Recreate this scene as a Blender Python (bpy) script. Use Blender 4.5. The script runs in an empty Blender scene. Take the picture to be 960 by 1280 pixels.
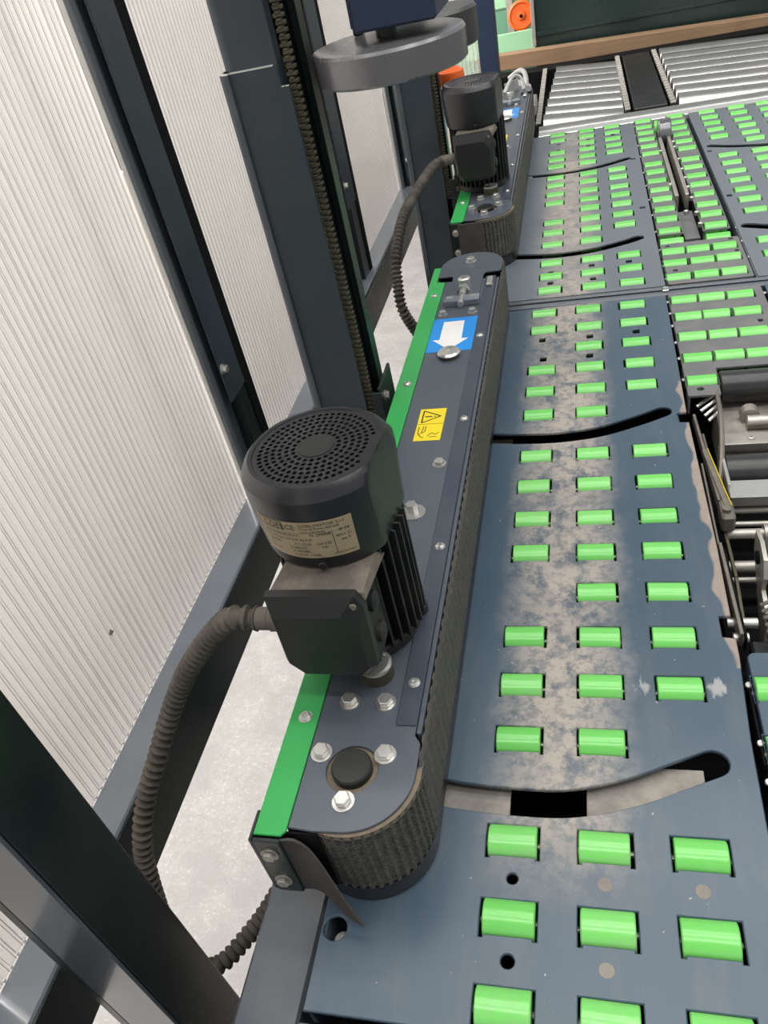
import bpy, bmesh, math, random
from mathutils import Vector, Matrix
from mathutils.geometry import delaunay_2d_cdt
random.seed(7)
S = 0.75                      # builder units -> metres (applied once at the very end)
PI = math.pi
SC = bpy.context.scene
COL = SC.collection

# ------------------------------------------------------------------ camera
cam_d = bpy.data.cameras.new('camera'); cam = bpy.data.objects.new('camera', cam_d); COL.objects.link(cam)
cam_d.sensor_fit = 'VERTICAL'; cam_d.sensor_height = 36.0; cam_d.lens = 980.0/1280.0*36.0
cam_d.clip_start = 0.01; cam_d.clip_end = 100
M3 = Matrix(((0.96471948, 0.03348147, 0.26114231),
             (0.18035118, 0.63857163, -0.74813082),
             (-0.19180659, 0.7688337, 0.61000407)))
cam.matrix_world = Matrix.Translation((0, 0, 1.0*S)) @ M3.to_4x4()
SC.camera = cam

# ------------------------------------------------------------------ world
w = bpy.data.worlds.new('world'); SC.world = w; w.use_nodes = True
nt = w.node_tree; bg = nt.nodes['Background']
tc = nt.nodes.new('ShaderNodeTexCoord'); sx = nt.nodes.new('ShaderNodeSeparateXYZ'); cr = nt.nodes.new('ShaderNodeValToRGB')
mr = nt.nodes.new('ShaderNodeMapRange'); mr.inputs[1].default_value = -1; mr.inputs[2].default_value = 1
nt.links.new(tc.outputs['Generated'], sx.inputs[0]); nt.links.new(sx.outputs['Z'], mr.inputs[0]); nt.links.new(mr.outputs[0], cr.inputs[0])
e = cr.color_ramp.elements
e[0].position = 0.0; e[0].color = (0.30, 0.29, 0.28, 1)
e[1].position = 1.0; e[1].color = (0.22, 0.24, 0.26, 1)
for p, c in ((0.49, (0.34, 0.34, 0.33, 1)), (0.55, (0.60, 0.61, 0.62, 1)), (0.68, (0.72, 0.74, 0.76, 1)), (0.84, (0.30, 0.32, 0.34, 1))):
    k = e.new(p); k.color = c
nt.links.new(cr.outputs[0], bg.inputs[0]); bg.inputs[1].default_value = 1.0

def area(name, loc, target, size, size_y, power, col=(1, 1, 1)):
    l = bpy.data.lights.new(name, 'AREA'); l.shape = 'RECTANGLE'; l.size = size; l.size_y = size_y; l.energy = power; l.color = col
    o = bpy.data.objects.new(name, l); COL.objects.link(o); o.location = Vector(loc)*S
    o.rotation_euler = (Vector(target)-Vector(loc)).to_track_quat('-Z', 'Y').to_euler(); return o
for k_, (x_, y_) in enumerate(((0.2, -0.6), (0.2, 3.2), (3.0, 1.4))):
    area('hall_tube_light', (x_, y_, 5.0), (x_, y_, 0), 5.0, 0.22, 78, (1, 0.985, 0.95))
area('skylight_strip', (-3.2, 2.0, 4.4), (-1.0, 1.6, 0), 1.6, 5.0, 80, (1, 0.97, 0.92))

area('panel_backlight', (-2.8, 2.0, 2.2), (0.0, 2.0, 0.2), 9.0, 3.2, 540, (1, 0.94, 0.885))  # area light added behind the panels to brighten the translucent sheets

SC.view_settings.view_transform = 'Standard'; SC.view_settings.look = 'None'
SC.view_settings.gamma = 1; SC.view_settings.use_curve_mapping = False
SC.view_settings.exposure = 0.0

# ------------------------------------------------------------------ materials
class N:
    def __init__(s, name):
        s.m = bpy.data.materials.new(name); s.m.use_nodes = True; s.t = s.m.node_tree; s.b = s.t.nodes['Principled BSDF']
        s.tc = s.t.nodes.new('ShaderNodeTexCoord')
        s.co = s.tc.outputs['Object']
    def n(s, typ, **kw):
        x = s.t.nodes.new(typ)
        for k, v in kw.items(): setattr(x, k, v)
        return x
    def l(s, a, b): s.t.links.new(a, b)
    def noise(s, scale, detail=4, rough=0.6, vec=None, stretch=None):
        x = s.n('ShaderNodeTexNoise'); x.inputs['Scale'].default_value = scale; x.inputs['Detail'].default_value = detail; x.inputs['Roughness'].default_value = rough
        v = vec or s.co
        if stretch:
            mp = s.n('ShaderNodeMapping'); mp.inputs['Scale'].default_value = stretch; s.l(v, mp.inputs[0]); v = mp.outputs[0]
        s.l(v, x.inputs['Vector']); return x.outputs['Fac']
    def ramp(s, src, stops):
        x = s.n('ShaderNodeValToRGB'); el = x.color_ramp.elements
        while len(el) < len(stops): el.new(0.5)
        for i, (p, c) in enumerate(stops):
            el[i].position = p; el[i].color = (c, c, c, 1) if isinstance(c, (int, float)) else (*c, 1)
        s.l(src, x.inputs[0]); return x.outputs[0]
    def math(s, op, a, b=None, clamp=False):
        x = s.n('ShaderNodeMath', operation=op); x.use_clamp = clamp
        for i, v in enumerate((a, b)):
            if v is None: continue
            if isinstance(v, (int, float)): x.inputs[i].default_value = v
            else: s.l(v, x.inputs[i])
        return x.outputs[0]
    def mix(s, fac, a, b):
        x = s.n('ShaderNodeMix', data_type='RGBA')
        for key, v in ((0, fac), (6, a), (7, b)):
            if isinstance(v, (int, float)): x.inputs[key].default_value = v
            elif isinstance(v, tuple): x.inputs[key].default_value = (*v, 1)
            else: s.l(v, x.inputs[key])
        return x.outputs[2]
    def set(s, **kw):
        for k, v in kw.items():
            i = s.b.inputs[k.replace('_', ' ')]
            if isinstance(v, tuple): i.default_value = (*v, 1)
            elif isinstance(v, (int, float)): i.default_value = v
            else: s.l(v, i)
        return s
    def bump(s, h, strength=0.3, dist=0.001):
        x = s.n('ShaderNodeBump'); x.inputs['Strength'].default_value = strength; x.inputs['Distance'].default_value = dist
        s.l(h, x.inputs['Height']); s.l(x.outputs[0], s.b.inputs['Normal'])

def simple(name, col, rough=0.5, metal=0.0, var=0.15, scale=30, spec=0.5, dust=0.0, dustcol=(0.30, 0.26, 0.21), coat=0.0):
    s = N(name); f = s.noise(scale, 5)
    dark = tuple(c*(1-var) for c in col); lite = tuple(min(1, c*(1+var)) for c in col)
    c = s.mix(f, dark, lite)
    if dust > 0:
        g = s.ramp(s.noise(scale*0.45, 8, 0.7), [(0.45, 0.0), (0.72, 1.0)])
        c = s.mix(s.math('MULTIPLY', g, dust), c, dustcol)
    s.set(Base_Color=c, Metallic=metal, Specular_IOR_Level=spec, Coat_Weight=coat)
    r = s.math('ADD', s.math('MULTIPLY', s.noise(scale*0.7, 4), 0.16), rough-0.08, True)
    s.set(Roughness=r)
    return s.m
M = {}
PAINT = (0.052, 0.072, 0.098)
M['paint'] = simple('slate_paint', PAINT, 0.30, 0, 0.12, 14, 0.5, 0.10, coat=0.1)
M['paint_post'] = simple('slate_paint_post', (0.030, 0.042, 0.054), 0.38, 0, 0.15, 10, 0.4, 0.08)
M['rail_sheen_grey'] = simple('rail_sheen_grey_paint', (0.16, 0.18, 0.21), 0.18, 0, 0.12, 9, 0.8, 0.2, (0.28, 0.26, 0.24), 0.4)  # slate lightened to hold the panels' reflection; plain light grey on the tension block
M['steel_dirty'] = simple('dirty_steel', (0.20, 0.18, 0.155), 0.5, 0.6, 0.35, 40, 0.5, 0.5, (0.10, 0.085, 0.07))
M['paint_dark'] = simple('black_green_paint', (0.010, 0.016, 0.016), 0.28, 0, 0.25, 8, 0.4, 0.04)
M['paint_rail'] = simple('rail_paint', (0.070, 0.082, 0.098), 0.20, 0, 0.15, 9, 0.7, 0.15, (0.25, 0.23, 0.21), 0.3)
M['navy'] = simple('navy_paint', (0.018, 0.030, 0.060), 0.35, 0, 0.12, 12, 0.4)
M['cover'] = simple('conveyor_cover_paint', (0.070, 0.085, 0.104), 0.30, 0, 0.10, 9, 0.5, 0.16, (0.16, 0.16, 0.16))
M['cover_dk'] = simple('conveyor_edge_paint', (0.040, 0.052, 0.075), 0.34, 0, 0.15, 20, 0.5, 0.25, (0.14, 0.14, 0.14))
M['green_strip'] = simple('green_strip_paint', (0.028, 0.33, 0.075), 0.45, 0, 0.10, 12, 0.4, 0.06, (0.2, 0.4, 0.2))
M['steel'] = simple('zinc_steel', (0.62, 0.61, 0.58), 0.32, 0.85, 0.12, 60, 0.5)
M['steel_dull'] = simple('dull_steel', (0.42, 0.40, 0.36), 0.45, 0.7, 0.25, 40, 0.5, 0.5)
M['chrome'] = simple('chrome_roller', (0.46, 0.45, 0.43), 0.34, 0.9, 0.10, 20, 0.5, 0.12)
M['alu'] = simple('aluminium', (0.72, 0.72, 0.70), 0.38, 0.7, 0.08, 20)
M['plastic'] = simple('black_plastic', (0.013, 0.013, 0.016), 0.33, 0, 0.2, 20, 0.5, 0.10, (0.10, 0.095, 0.085))
M['plastic2'] = simple('matt_black_housing', (0.011, 0.012, 0.012), 0.42, 0, 0.2, 30, 0.45, 0.16, (0.09, 0.08, 0.07))
M['motorbody'] = simple('black_cast_body', (0.016, 0.016, 0.017), 0.5, 0, 0.3, 40, 0.4, 0.3, (0.12, 0.10, 0.08))
M['dusty'] = simple('dusty_cast_top', (0.11, 0.095, 0.082), 0.8, 0, 0.35, 40, 0.2, 0.7, (0.27, 0.225, 0.185))
M['hole'] = simple('dark_interior', (0.006, 0.006, 0.007), 0.8, 0, 0.2, 20, 0.1)
M['under'] = simple('dusty_under_frame', (0.22, 0.205, 0.185), 0.75, 0, 0.45, 40, 0.2, 0.9, (0.40, 0.36, 0.31))
M['hose'] = simple('grey_corrugated_hose', (0.080, 0.070, 0.058), 0.65, 0, 0.3, 45, 0.3, 0.55, (0.17, 0.145, 0.115))
M['hose_dark'] = simple('black_corrugated_hose', (0.045, 0.040, 0.034), 0.6, 0, 0.3, 45, 0.3, 0.3)
M['gland'] = simple('grey_gland', (0.14, 0.125, 0.105), 0.6, 0, 0.3, 40, 0.3, 0.5)
M['rubber'] = simple('rubber_flap', (0.050, 0.046, 0.042), 0.6, 0, 0.3, 30, 0.3, 0.4, (0.13, 0.11, 0.09))
M['tan_edge'] = simple('belt_edge_canvas', (0.19, 0.155, 0.11), 0.85, 0, 0.35, 60, 0.2, 0.4, (0.08, 0.07, 0.06))
M['yellow'] = simple('yellow_sticker', (0.80, 0.62, 0.015), 0.4, 0, 0.06, 20)
M['blue'] = simple('blue_sticker', (0.010, 0.24, 0.66), 0.35, 0, 0.06, 20)
M['white'] = simple('white_print', (0.74, 0.73, 0.70), 0.5, 0, 0.06, 20)
M['ink'] = simple('black_print', (0.02, 0.02, 0.02), 0.6, 0, 0.1, 20)
M['plate_label'] = simple('cream_rating_plate', (0.70, 0.58, 0.38), 0.45, 0, 0.12, 25, 0.4, 0.4, (0.50, 0.33, 0.14))
M['wood'] = None
M['stain'] = simple('brown_dried_dirt', (0.22, 0.16, 0.10), 0.9, 0, 0.3, 80)
M['orange'] = simple('orange_plastic', (0.80, 0.13, 0.02), 0.45, 0, 0.1, 20)
M['mint'] = simple('mint_green_paint', (0.27, 0.50, 0.30), 0.5, 0, 0.1, 10)
M['green_dk'] = simple('machine_green_paint', (0.10, 0.24, 0.15), 0.5, 0, 0.2, 10)
M['container'] = simple('dark_green_container', (0.010, 0.022, 0.020), 0.28, 0, 0.2, 6, 0.5)
M['cream_wall'] = simple('cream_render', (0.62, 0.57, 0.50), 0.9, 0, 0.06, 3)
M['grey_casing'] = simple('grey_metallic_casing', (0.17, 0.17, 0.18), 0.28, 0.55, 0.12, 12, 0.5, 0.12)
M['grey_dark'] = simple('dark_metallic_casing', (0.035, 0.038, 0.040), 0.4, 0.3, 0.12, 12, 0.5, 0.12)
M['chain'] = simple('greasy_chain', (0.075, 0.070, 0.045), 0.5, 0.5, 0.5, 60, 0.5, 0.5, (0.10, 0.075, 0.03))
M['black_roller'] = simple('black_rubber_roller', (0.018, 0.018, 0.019), 0.33, 0, 0.2, 25, 0.5, 0.25, (0.08, 0.075, 0.07))
M['plastic_bag'] = simple('grey_strap', (0.42, 0.42, 0.41), 0.4, 0.2, 0.2, 20)

def m_deck(far=False):
    s = N('deck_paint_sheen_dust' if far else 'deck_paint_worn')
    sep = s.n('ShaderNodeSeparateXYZ'); s.l(s.co, sep.inputs[0]); X = sep.outputs['X']; Y = sep.outputs['Y']
    base = s.mix(s.noise(6, 4), (0.038, 0.068, 0.100), (0.060, 0.092, 0.126))
    # grey rubbed film (boxes slide along the deck), streaked along y
    st = s.noise(26, 6, 0.65, stretch=(1.0, 0.22, 1.0))
    # dust trail between the left and middle roller columns
    n1 = s.noise(7, 5, 0.65); n2 = s.noise(70, 6, 0.7)
    xo = s.math('ADD', X, s.math('MULTIPLY', s.math('SUBTRACT', n1, 0.5), 0.075))
    band = s.ramp(s.math('ABSOLUTE', s.math('ADD', xo, 0.045)), [(0.010, 1.0), (0.045, 0.72), (0.085, 0.0)])
    patch = s.ramp(s.noise(3.1, 3, 0.6), [(0.30, 0.45), (0.52, 1.0)])
    spk = s.math('MULTIPLY', s.ramp(n2, [(0.40, 0.45), (0.54, 1.0)]), s.ramp(s.noise(24, 7, 0.75), [(0.38, 0.15), (0.50, 1.0)]))
    yfade = s.ramp(s.math('MULTIPLY', Y, 0.5), [(0.165, 0.0), (0.215, 1.0)])
    d = s.math('MULTIPLY', s.math('MULTIPLY', band, patch), s.math('MULTIPLY', spk, yfade))
    d = s.math('MULTIPLY', d, 1.08, True)
    c = s.mix(s.math('MULTIPLY', s.ramp(st, [(0.5, 0.0), (0.75, 1.0)]), 0.30), base, (0.15, 0.155, 0.16))
    if far: c = s.mix(0.42, c, (0.20, 0.205, 0.21))  # grey film over the far deck: some dust, mostly grazing reflection put into colour
    c = s.mix(d, c, (0.37, 0.325, 0.28))
    # bare rusty edge along the right border of the near panel
    nx = s.math('ADD', X, s.math('MULTIPLY', s.math('SUBTRACT', s.noise(15, 2, 0.4), 0.5), 0.050))
    ew = s.math('MULTIPLY', s.ramp(nx, [(0.1420, 0.0), (0.1432, 1.0)]), s.math('LESS_THAN', X, 0.1545))
    ye = s.math('MULTIPLY', s.math('GREATER_THAN', Y, 0.62), s.math('LESS_THAN', Y, 1.25))
    ew = s.math('MULTIPLY', ew, ye)
    rust = s.mix(s.noise(55, 5), (0.20, 0.155, 0.13), (0.33, 0.28, 0.24))
    c = s.mix(ew, c, rust)
    # scuffed bare metal patch near the gap between mid and right rows
    sx_ = s.math('ABSOLUTE', s.math('SUBTRACT', s.math('ABSOLUTE', s.math('SUBTRACT', X, 0.084)), 0.040)); sy_ = s.math('ABSOLUTE', s.math('SUBTRACT', Y, 0.592))
    sc = s.math('ADD', s.math('MULTIPLY', sx_, 22.0), s.math('MULTIPLY', sy_, 20.0))
    sc = s.ramp(s.math('ADD', sc, s.math('MULTIPLY', s.noise(60, 5, 0.75, stretch=(1.6, 0.35, 1)), 1.5)), [(0.86, 0.85), (1.02, 0.0)])
    c = s.mix(sc, c, (0.34, 0.34, 0.335))
    # tiny chips
    ch = s.ramp(s.noise(150, 2, 0.5), [(0.735, 0.0), (0.76, 0.8)])
    c = s.mix(ch, c, (0.42, 0.40, 0.36))
    s.set(Base_Color=c, Specular_IOR_Level=0.5, Coat_Weight=0.12, Coat_Roughness=0.25)
    r = s.math('ADD', s.math('MULTIPLY', s.noise(22, 5, stretch=(1, 0.3, 1)), 0.16), 0.26)
    r = s.math('ADD', r, s.math('MULTIPLY', s.math('ADD', d, ew), 0.30), True)
    s.set(Roughness=r); s.bump(n2, 0.05, 0.0005)
    return s.m
M['deck'] = m_deck(); M['deck_far'] = m_deck(True)

def m_deck2():
    s = N('deck_paint_grey_steel')
    base = s.mix(s.noise(9, 5), (0.085, 0.092, 0.100), (0.15, 0.15, 0.15))
    d = s.math('MULTIPLY', s.ramp(s.noise(12, 7, 0.7), [(0.48, 0.0), (0.75, 1.0)]), 0.5)
    c = s.mix(d, base, (0.25, 0.225, 0.20))
    s.set(Base_Color=c, Specular_IOR_Level=0.5, Roughness=s.math('ADD', s.math('MULTIPLY', s.noise(30, 5), 0.2), 0.26))
    return s.m
M['deck2'] = m_deck2()

M['edge_highlight'] = simple('edge_highlight_paint', (0.12, 0.135, 0.15), 0.4, 0.2, 0.2, 30, 0.5, 0.8, (0.42, 0.41, 0.39))  # pale chamfer tone, paints the highlight round deck edges and openings
def m_roller():
    s = N('green_roller_plastic')
    oi = s.n('ShaderNodeObjectInfo')
    a = s.mix(oi.outputs['Random'], (0.115, 0.50, 0.075), (0.170, 0.60, 0.115))
    f = s.noise(22, 3, 0.5, stretch=(0.12, 2.4, 2.4))
    a = s.mix(s.math('MULTIPLY', f, 0.35), a, (0.25, 0.68, 0.20))
    # dusty film, different amount on every roller
    am = s.ramp(oi.outputs['Random'], [(0.3, 0.10), (1.0, 0.55)])
    dn = s.ramp(s.noise(38, 6, 0.75), [(0.42, 0.0), (0.72, 1.0)])
    a = s.mix(s.math('MULTIPLY', dn, am), a, (0.30, 0.37, 0.24))
    s.set(Base_Color=a, Roughness=s.math('ADD', s.math('MULTIPLY', f, 0.12), 0.20), Specular_IOR_Level=0.6)
    return s.m
M['roller'] = m_roller()

def m_belt():
    s = N('black_grip_belt')
    br = s.n('ShaderNodeTexWave', wave_type='BANDS', bands_direction='Z'); br.inputs['Scale'].default_value = 95; br.inputs['Distortion'].default_value = 1.2
    br.inputs['Detail'].default_value = 1; s.l(s.co, br.inputs['Vector'])
    v = s.n('ShaderNodeTexVoronoi'); v.inputs['Scale'].default_value = 230
    mp = s.n('ShaderNodeMapping'); mp.inputs['Scale'].default_value = (1, 1, 1.4); s.l(s.co, mp.inputs[0]); s.l(mp.outputs[0], v.inputs['Vector'])
    h = s.math('ADD', s.math('MULTIPLY', br.outputs['Fac'], 0.6), v.outputs['Distance'])
    g = s.noise(30, 6, 0.7)
    c = s.mix(s.ramp(h, [(0.35, 0.0), (0.95, 1.0)]), (0.022, 0.021, 0.020), (0.105, 0.100, 0.088))
    c = s.mix(s.math('MULTIPLY', s.ramp(g, [(0.45, 0.0), (0.75, 1.0)]), 0.5), c, (0.15, 0.128, 0.10))
    s.set(Base_Color=c, Roughness=0.6, Specular_IOR_Level=0.35); s.bump(h, 1.0, 0.002)
    return s.m
M['belt'] = m_belt()

def m_floor():
    s = N('pale_concrete')
    a = s.noise(3, 4, 0.6); b = s.noise(55, 8, 0.75)
    c = s.mix(a, (0.175, 0.168, 0.162), (0.25, 0.242, 0.234))
    c = s.mix(s.ramp(b, [(0.38, 0.62), (0.62, 0.0)]), c, (0.155, 0.15, 0.148))
    c = s.mix(s.ramp(s.noise(140, 4, 0.6), [(0.54, 0.0), (0.7, 0.55)]), c, (0.36, 0.35, 0.34))
    c = s.mix(s.ramp(s.noise(9, 6, 0.7), [(0.42, 0.7), (0.6, 0.0)]), c, (0.15, 0.146, 0.143))
    s.set(Base_Color=c, Roughness=0.62); s.bump(b, 0.35, 0.002)
    return s.m
M['floor'] = m_floor()

def m_poly():
    s = N('multiwall_polycarbonate')
    t = s.t
    tr = s.n('ShaderNodeBsdfTranslucent'); tr.inputs[0].default_value = (0.95, 0.93, 0.915, 1)
    df = s.n('ShaderNodeBsdfDiffuse'); df.inputs[0].default_value = (0.80, 0.775, 0.75, 1)
    tp = s.n('ShaderNodeBsdfTransparent'); tp.inputs[0].default_value = (0.97, 0.97, 0.96, 1)
    gl = s.n('ShaderNodeBsdfGlossy'); gl.inputs['Roughness'].default_value = 0.22; gl.inputs[0].default_value = (1, 1, 1, 1)
    m1 = s.n('ShaderNodeMixShader'); m1.inputs[0].default_value = 0.5; s.l(df.outputs[0], m1.inputs[1]); s.l(tr.outputs[0], m1.inputs[2])
    m2 = s.n('ShaderNodeMixShader'); m2.inputs[0].default_value = 0.26; s.l(m1.outputs[0], m2.inputs[1]); s.l(tp.outputs[0], m2.inputs[2])
    fr = s.n('ShaderNodeFresnel'); fr.inputs[0].default_value = 1.45
    m3 = s.n('ShaderNodeMixShader'); s.l(fr.outputs[0], m3.inputs[0]); s.l(m2.outputs[0], m3.inputs[1]); s.l(gl.outputs[0], m3.inputs[2])
    out = [n for n in t.nodes if n.type == 'OUTPUT_MATERIAL'][0]; s.l(m3.outputs[0], out.inputs[0])
    t.nodes.remove(s.b)
    return s.m
M['poly'] = m_poly()
M['rib'] = simple('polycarbonate_rib', (0.62, 0.59, 0.55), 0.35, 0, 0.05, 20, 0.6)
def m_clear():
    s = N('clear_panel'); out = [n for n in s.t.nodes if n.type == 'OUTPUT_MATERIAL'][0]
    tp = s.n('ShaderNodeBsdfTransparent'); gl = s.n('ShaderNodeBsdfGlossy'); gl.inputs['Roughness'].default_value = 0.15
    df = s.n('ShaderNodeBsdfDiffuse'); df.inputs[0].default_value = (0.8, 0.78, 0.72, 1)
    a = s.n('ShaderNodeMixShader'); a.inputs[0].default_value = 0.22; s.l(tp.outputs[0], a.inputs[1]); s.l(df.outputs[0], a.inputs[2])
    m = s.n('ShaderNodeMixShader'); m.inputs[0].default_value = 0.08; s.l(a.outputs[0], m.inputs[1]); s.l(gl.outputs[0], m.inputs[2]); s.l(m.outputs[0], out.inputs[0])
    s.t.nodes.remove(s.b); return s.m
M['clear'] = m_clear()
def m_wood():
    s = N('rough_timber')
    f = s.noise(14, 6, 0.65, stretch=(0.25, 3, 6)); c = s.mix(f, (0.15, 0.088, 0.046), (0.33, 0.21, 0.12))
    c = s.mix(s.ramp(s.noise(5, 2), [(0.5, 0.0), (0.8, 0.6)]), c, (0.13, 0.08, 0.045))
    s.set(Base_Color=c, Roughness=0.7); return s.m
M['wood'] = m_wood()

# ------------------------------------------------------------------ mesh helpers
class B:
    def __init__(s): s.bm = bmesh.new()
    def box(s, a, b, bev=0.0, seg=1, rot=None, about=None):
        a = Vector(a); b = Vector(b); c = (a+b)/2; d = b-a
        r = bmesh.ops.create_cube(s.bm, size=1.0); vs = r['verts']
        for v in vs: v.co = Vector((v.co.x*d.x, v.co.y*d.y, v.co.z*d.z))+c
        if bev > 0:
            es = list({e for v in vs for e in v.link_edges})
            rr = bmesh.ops.bevel(s.bm, geom=es, offset=bev, segments=seg, affect='EDGES', profile=0.5)
            vs = list({v for v in rr['verts']} | {v for v in vs if v.is_valid})
        if rot is not None:
            p = Vector(about) if about is not None else c
            bmesh.ops.transform(s.bm, matrix=Matrix.Translation(p) @ rot.to_4x4() @ Matrix.Translation(-p), verts=vs)
        return s
    def cyl(s, p0, p1, r, n=16, r2=None, cap=True, bev=0.0):
        p0 = Vector(p0); p1 = Vector(p1); r2 = r if r2 is None else r2
        ax = (p1-p0); L = ax.length; q = ax.to_track_quat('Z', 'Y').to_matrix()
        prof = [(0, r), (L, r2)] if bev <= 0 else [(0, r-bev), (bev, r), (L-bev, r2), (L, r2-bev)]
        rings = []
        for z, rad in prof:
            rings.append([s.bm.verts.new(p0+q @ Vector((rad*math.cos(2*PI*i/n), rad*math.sin(2*PI*i/n), z))) for i in range(n)])
        for A, Bb in zip(rings, rings[1:]):
            for i in range(n): s.bm.faces.new((A[i], A[(i+1) % n], Bb[(i+1) % n], Bb[i]))
        if cap: s.bm.faces.new(rings[0][::-1]); s.bm.faces.new(rings[-1])
        return s
    def lathe(s, c, prof, n=32, ax=(0, 0, 1), cap=True):
        c = Vector(c); q = Vector(ax).to_track_quat('Z', 'Y').to_matrix()
        rings = [[s.bm.verts.new(c+q @ Vector((r*math.cos(2*PI*i/n), r*math.sin(2*PI*i/n), z))) for i in range(n)] for r, z in prof]
        for A, Bb in zip(rings, rings[1:]):
            for i in range(n): s.bm.faces.new((A[i], A[(i+1) % n], Bb[(i+1) % n], Bb[i]))
        if cap: s.bm.faces.new(rings[0][::-1]); s.bm.faces.new(rings[-1])
        return s
    def prism(s, poly, z0, z1, fn=None):
        fn = fn or (lambda x, y, z: (x, y, z))
        lo = [s.bm.verts.new(fn(x, y, z0)) for x, y in poly]; hi = [s.bm.verts.new(fn(x, y, z1)) for x, y in poly]
        n = len(poly)
        s.bm.faces.new(lo[::-1]); s.bm.faces.new(hi)
        for i in range(n): s.bm.faces.new((lo[i], lo[(i+1) % n], hi[(i+1) % n], hi[i]))
        return s
    def wall(s, path, z0, z1, t, closed=False, z1f=None):
        """vertical strip of thickness t following an xy path"""
        n = len(path); off = []
        for i, p in enumerate(path):
            a = path[(i-1) % n] if (closed or i > 0) else path[i]; b = path[(i+1) % n] if (closed or i < n-1) else path[i]
            d = Vector((b[0]-a[0], b[1]-a[1])); d.normalize(); off.append((p[0]+d.y*t, p[1]-d.x*t))
        def zz(i): return z1f(i) if z1f else z1
        V = [[s.bm.verts.new((*path[i], z0)), s.bm.verts.new((*path[i], zz(i))), s.bm.verts.new((*off[i], zz(i))), s.bm.verts.new((*off[i], z0))] for i in range(n)]
        for i in range(n if closed else n-1):
            A = V[i]; C = V[(i+1) % n]
            for k in range(4): s.bm.faces.new((A[k], C[k], C[(k+1) % 4], A[(k+1) % 4]))
        if not closed: s.bm.faces.new(V[0][::-1]); s.bm.faces.new(V[-1])
        return s
    def tube(s, pts, rf, n=10, cap=True):
        pts = [Vector(p) for p in pts]; rings = []; up = Vector((0.123, 0.2, 1)).normalized()
        for i, p in enumerate(pts):
            t = (pts[min(i+1, len(pts)-1)]-pts[max(i-1, 0)]).normalized()
            u = (up-t*up.dot(t)).normalized(); v = t.cross(u); up = u
            r = rf(i) if callable(rf) else rf
            rings.append([s.bm.verts.new(p+(u*math.cos(2*PI*k/n)+v*math.sin(2*PI*k/n))*r) for k in range(n)])
        for A, Bb in zip(rings, rings[1:]):
            for i in range(n): s.bm.faces.new((A[i], A[(i+1) % n], Bb[(i+1) % n], Bb[i]))
        if cap: s.bm.faces.new(rings[0][::-1]); s.bm.faces.new(rings[-1])
        return s
    def hexbolt(s, c, r=0.0085, h=0.007, ax=(0, 0, 1), wash=True):
        c = Vector(c); a = Vector(ax).normalized()
        if wash: s.cyl(c, c+a*0.0018, r*1.35, 18)
        s.cyl(c+a*0.0018, c+a*(0.0018+h), r, 6, bev=0.0012)
        return s
    def screw(s, c, r=0.0065, h=0.004, ax=(0, 0, 1)):
        c = Vector(c); a = Vector(ax).normalized()
        s.cyl(c, c+a*0.001, r*1.25, 16)
        s.lathe(c, [(r, 0.001), (r, h*0.6), (r*0.7, h), (r*0.42, h), (r*0.40, h*0.45)], 14, ax)
        return s
    def done(s, name, mat, parent=None, smooth=35, loc=None):
        bmesh.ops.recalc_face_normals(s.bm, faces=s.bm.faces)
        me = bpy.data.meshes.new(name); s.bm.to_mesh(me); s.bm.free()
        return link(name, me, mat, parent, smooth, loc)
def link(name, me, mat, parent=None, smooth=35, loc=None):
    me.materials.clear(); me.materials.append(M[mat] if isinstance(mat, str) else mat)
    if smooth:
        me.polygons.foreach_set('use_smooth', [True]*len(me.polygons)); me.set_sharp_from_angle(angle=math.radians(smooth))
    o = bpy.data.objects.new(name, me); COL.objects.link(o)
    if loc: o.location = loc
    if parent: o.parent = parent
    return o
def tag(o, label=None, cat=None, group=None, kind=None):
    if label: o['label'] = label
    if cat: o['category'] = cat
    if group: o['group'] = group
    if kind: o['kind'] = kind
    return o
def thing(name, loc, label, cat, group=None):
    """an Empty at the thing's base; parts are given in world coordinates and re-based by rebase()"""
    o = bpy.data.objects.new(name, None); COL.objects.link(o); o.empty_display_size = 0.05
    o['base'] = list(loc); return tag(o, label, cat, group)
def rebase(o):
    b = Vector(o['base']); o.location = b
    for ch in o.children: ch.location = ch.location-b
    del o['base']; return o
def copy_tree(o, parent=None):
    c = o.copy(); COL.objects.link(c); c.parent = parent
    for ch in list(o.children): copy_tree(ch, c)
    return c

def offset_loop(P, d):
    """move a closed loop towards the material side (left of travel for CCW)"""
    n = len(P); out = []
    for i in range(n):
        a = Vector(P[i-1]); b = Vector(P[i]); c = Vector(P[(i+1) % n]); u = (b-a); v = (c-b)
        if u.length < 1e-9 or v.length < 1e-9: out.append(tuple(b)); continue
        u.normalize(); v.normalize(); n1 = Vector((-u.y, u.x)); n2 = Vector((-v.y, v.x)); m = n1+n2
        if m.length < 1e-6: m = n1.copy()
        m.normalize(); k = max(0.5, m.dot(n1)); q = b+m*(d/k); out.append((q.x, q.y))
    return out
def poly_area(P): return 0.5*sum(P[i-1][0]*P[i][1]-P[i][0]*P[i-1][1] for i in range(len(P)))
def inside(x, y, P):
    r = False; n = len(P); j = n-1
    for i in range(n):
        if (P[i][1] > y) != (P[j][1] > y) and x < (P[j][0]-P[i][0])*(y-P[i][1])/(P[j][1]-P[i][1])+P[i][0]: r = not r
        j = i
    return r
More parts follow.
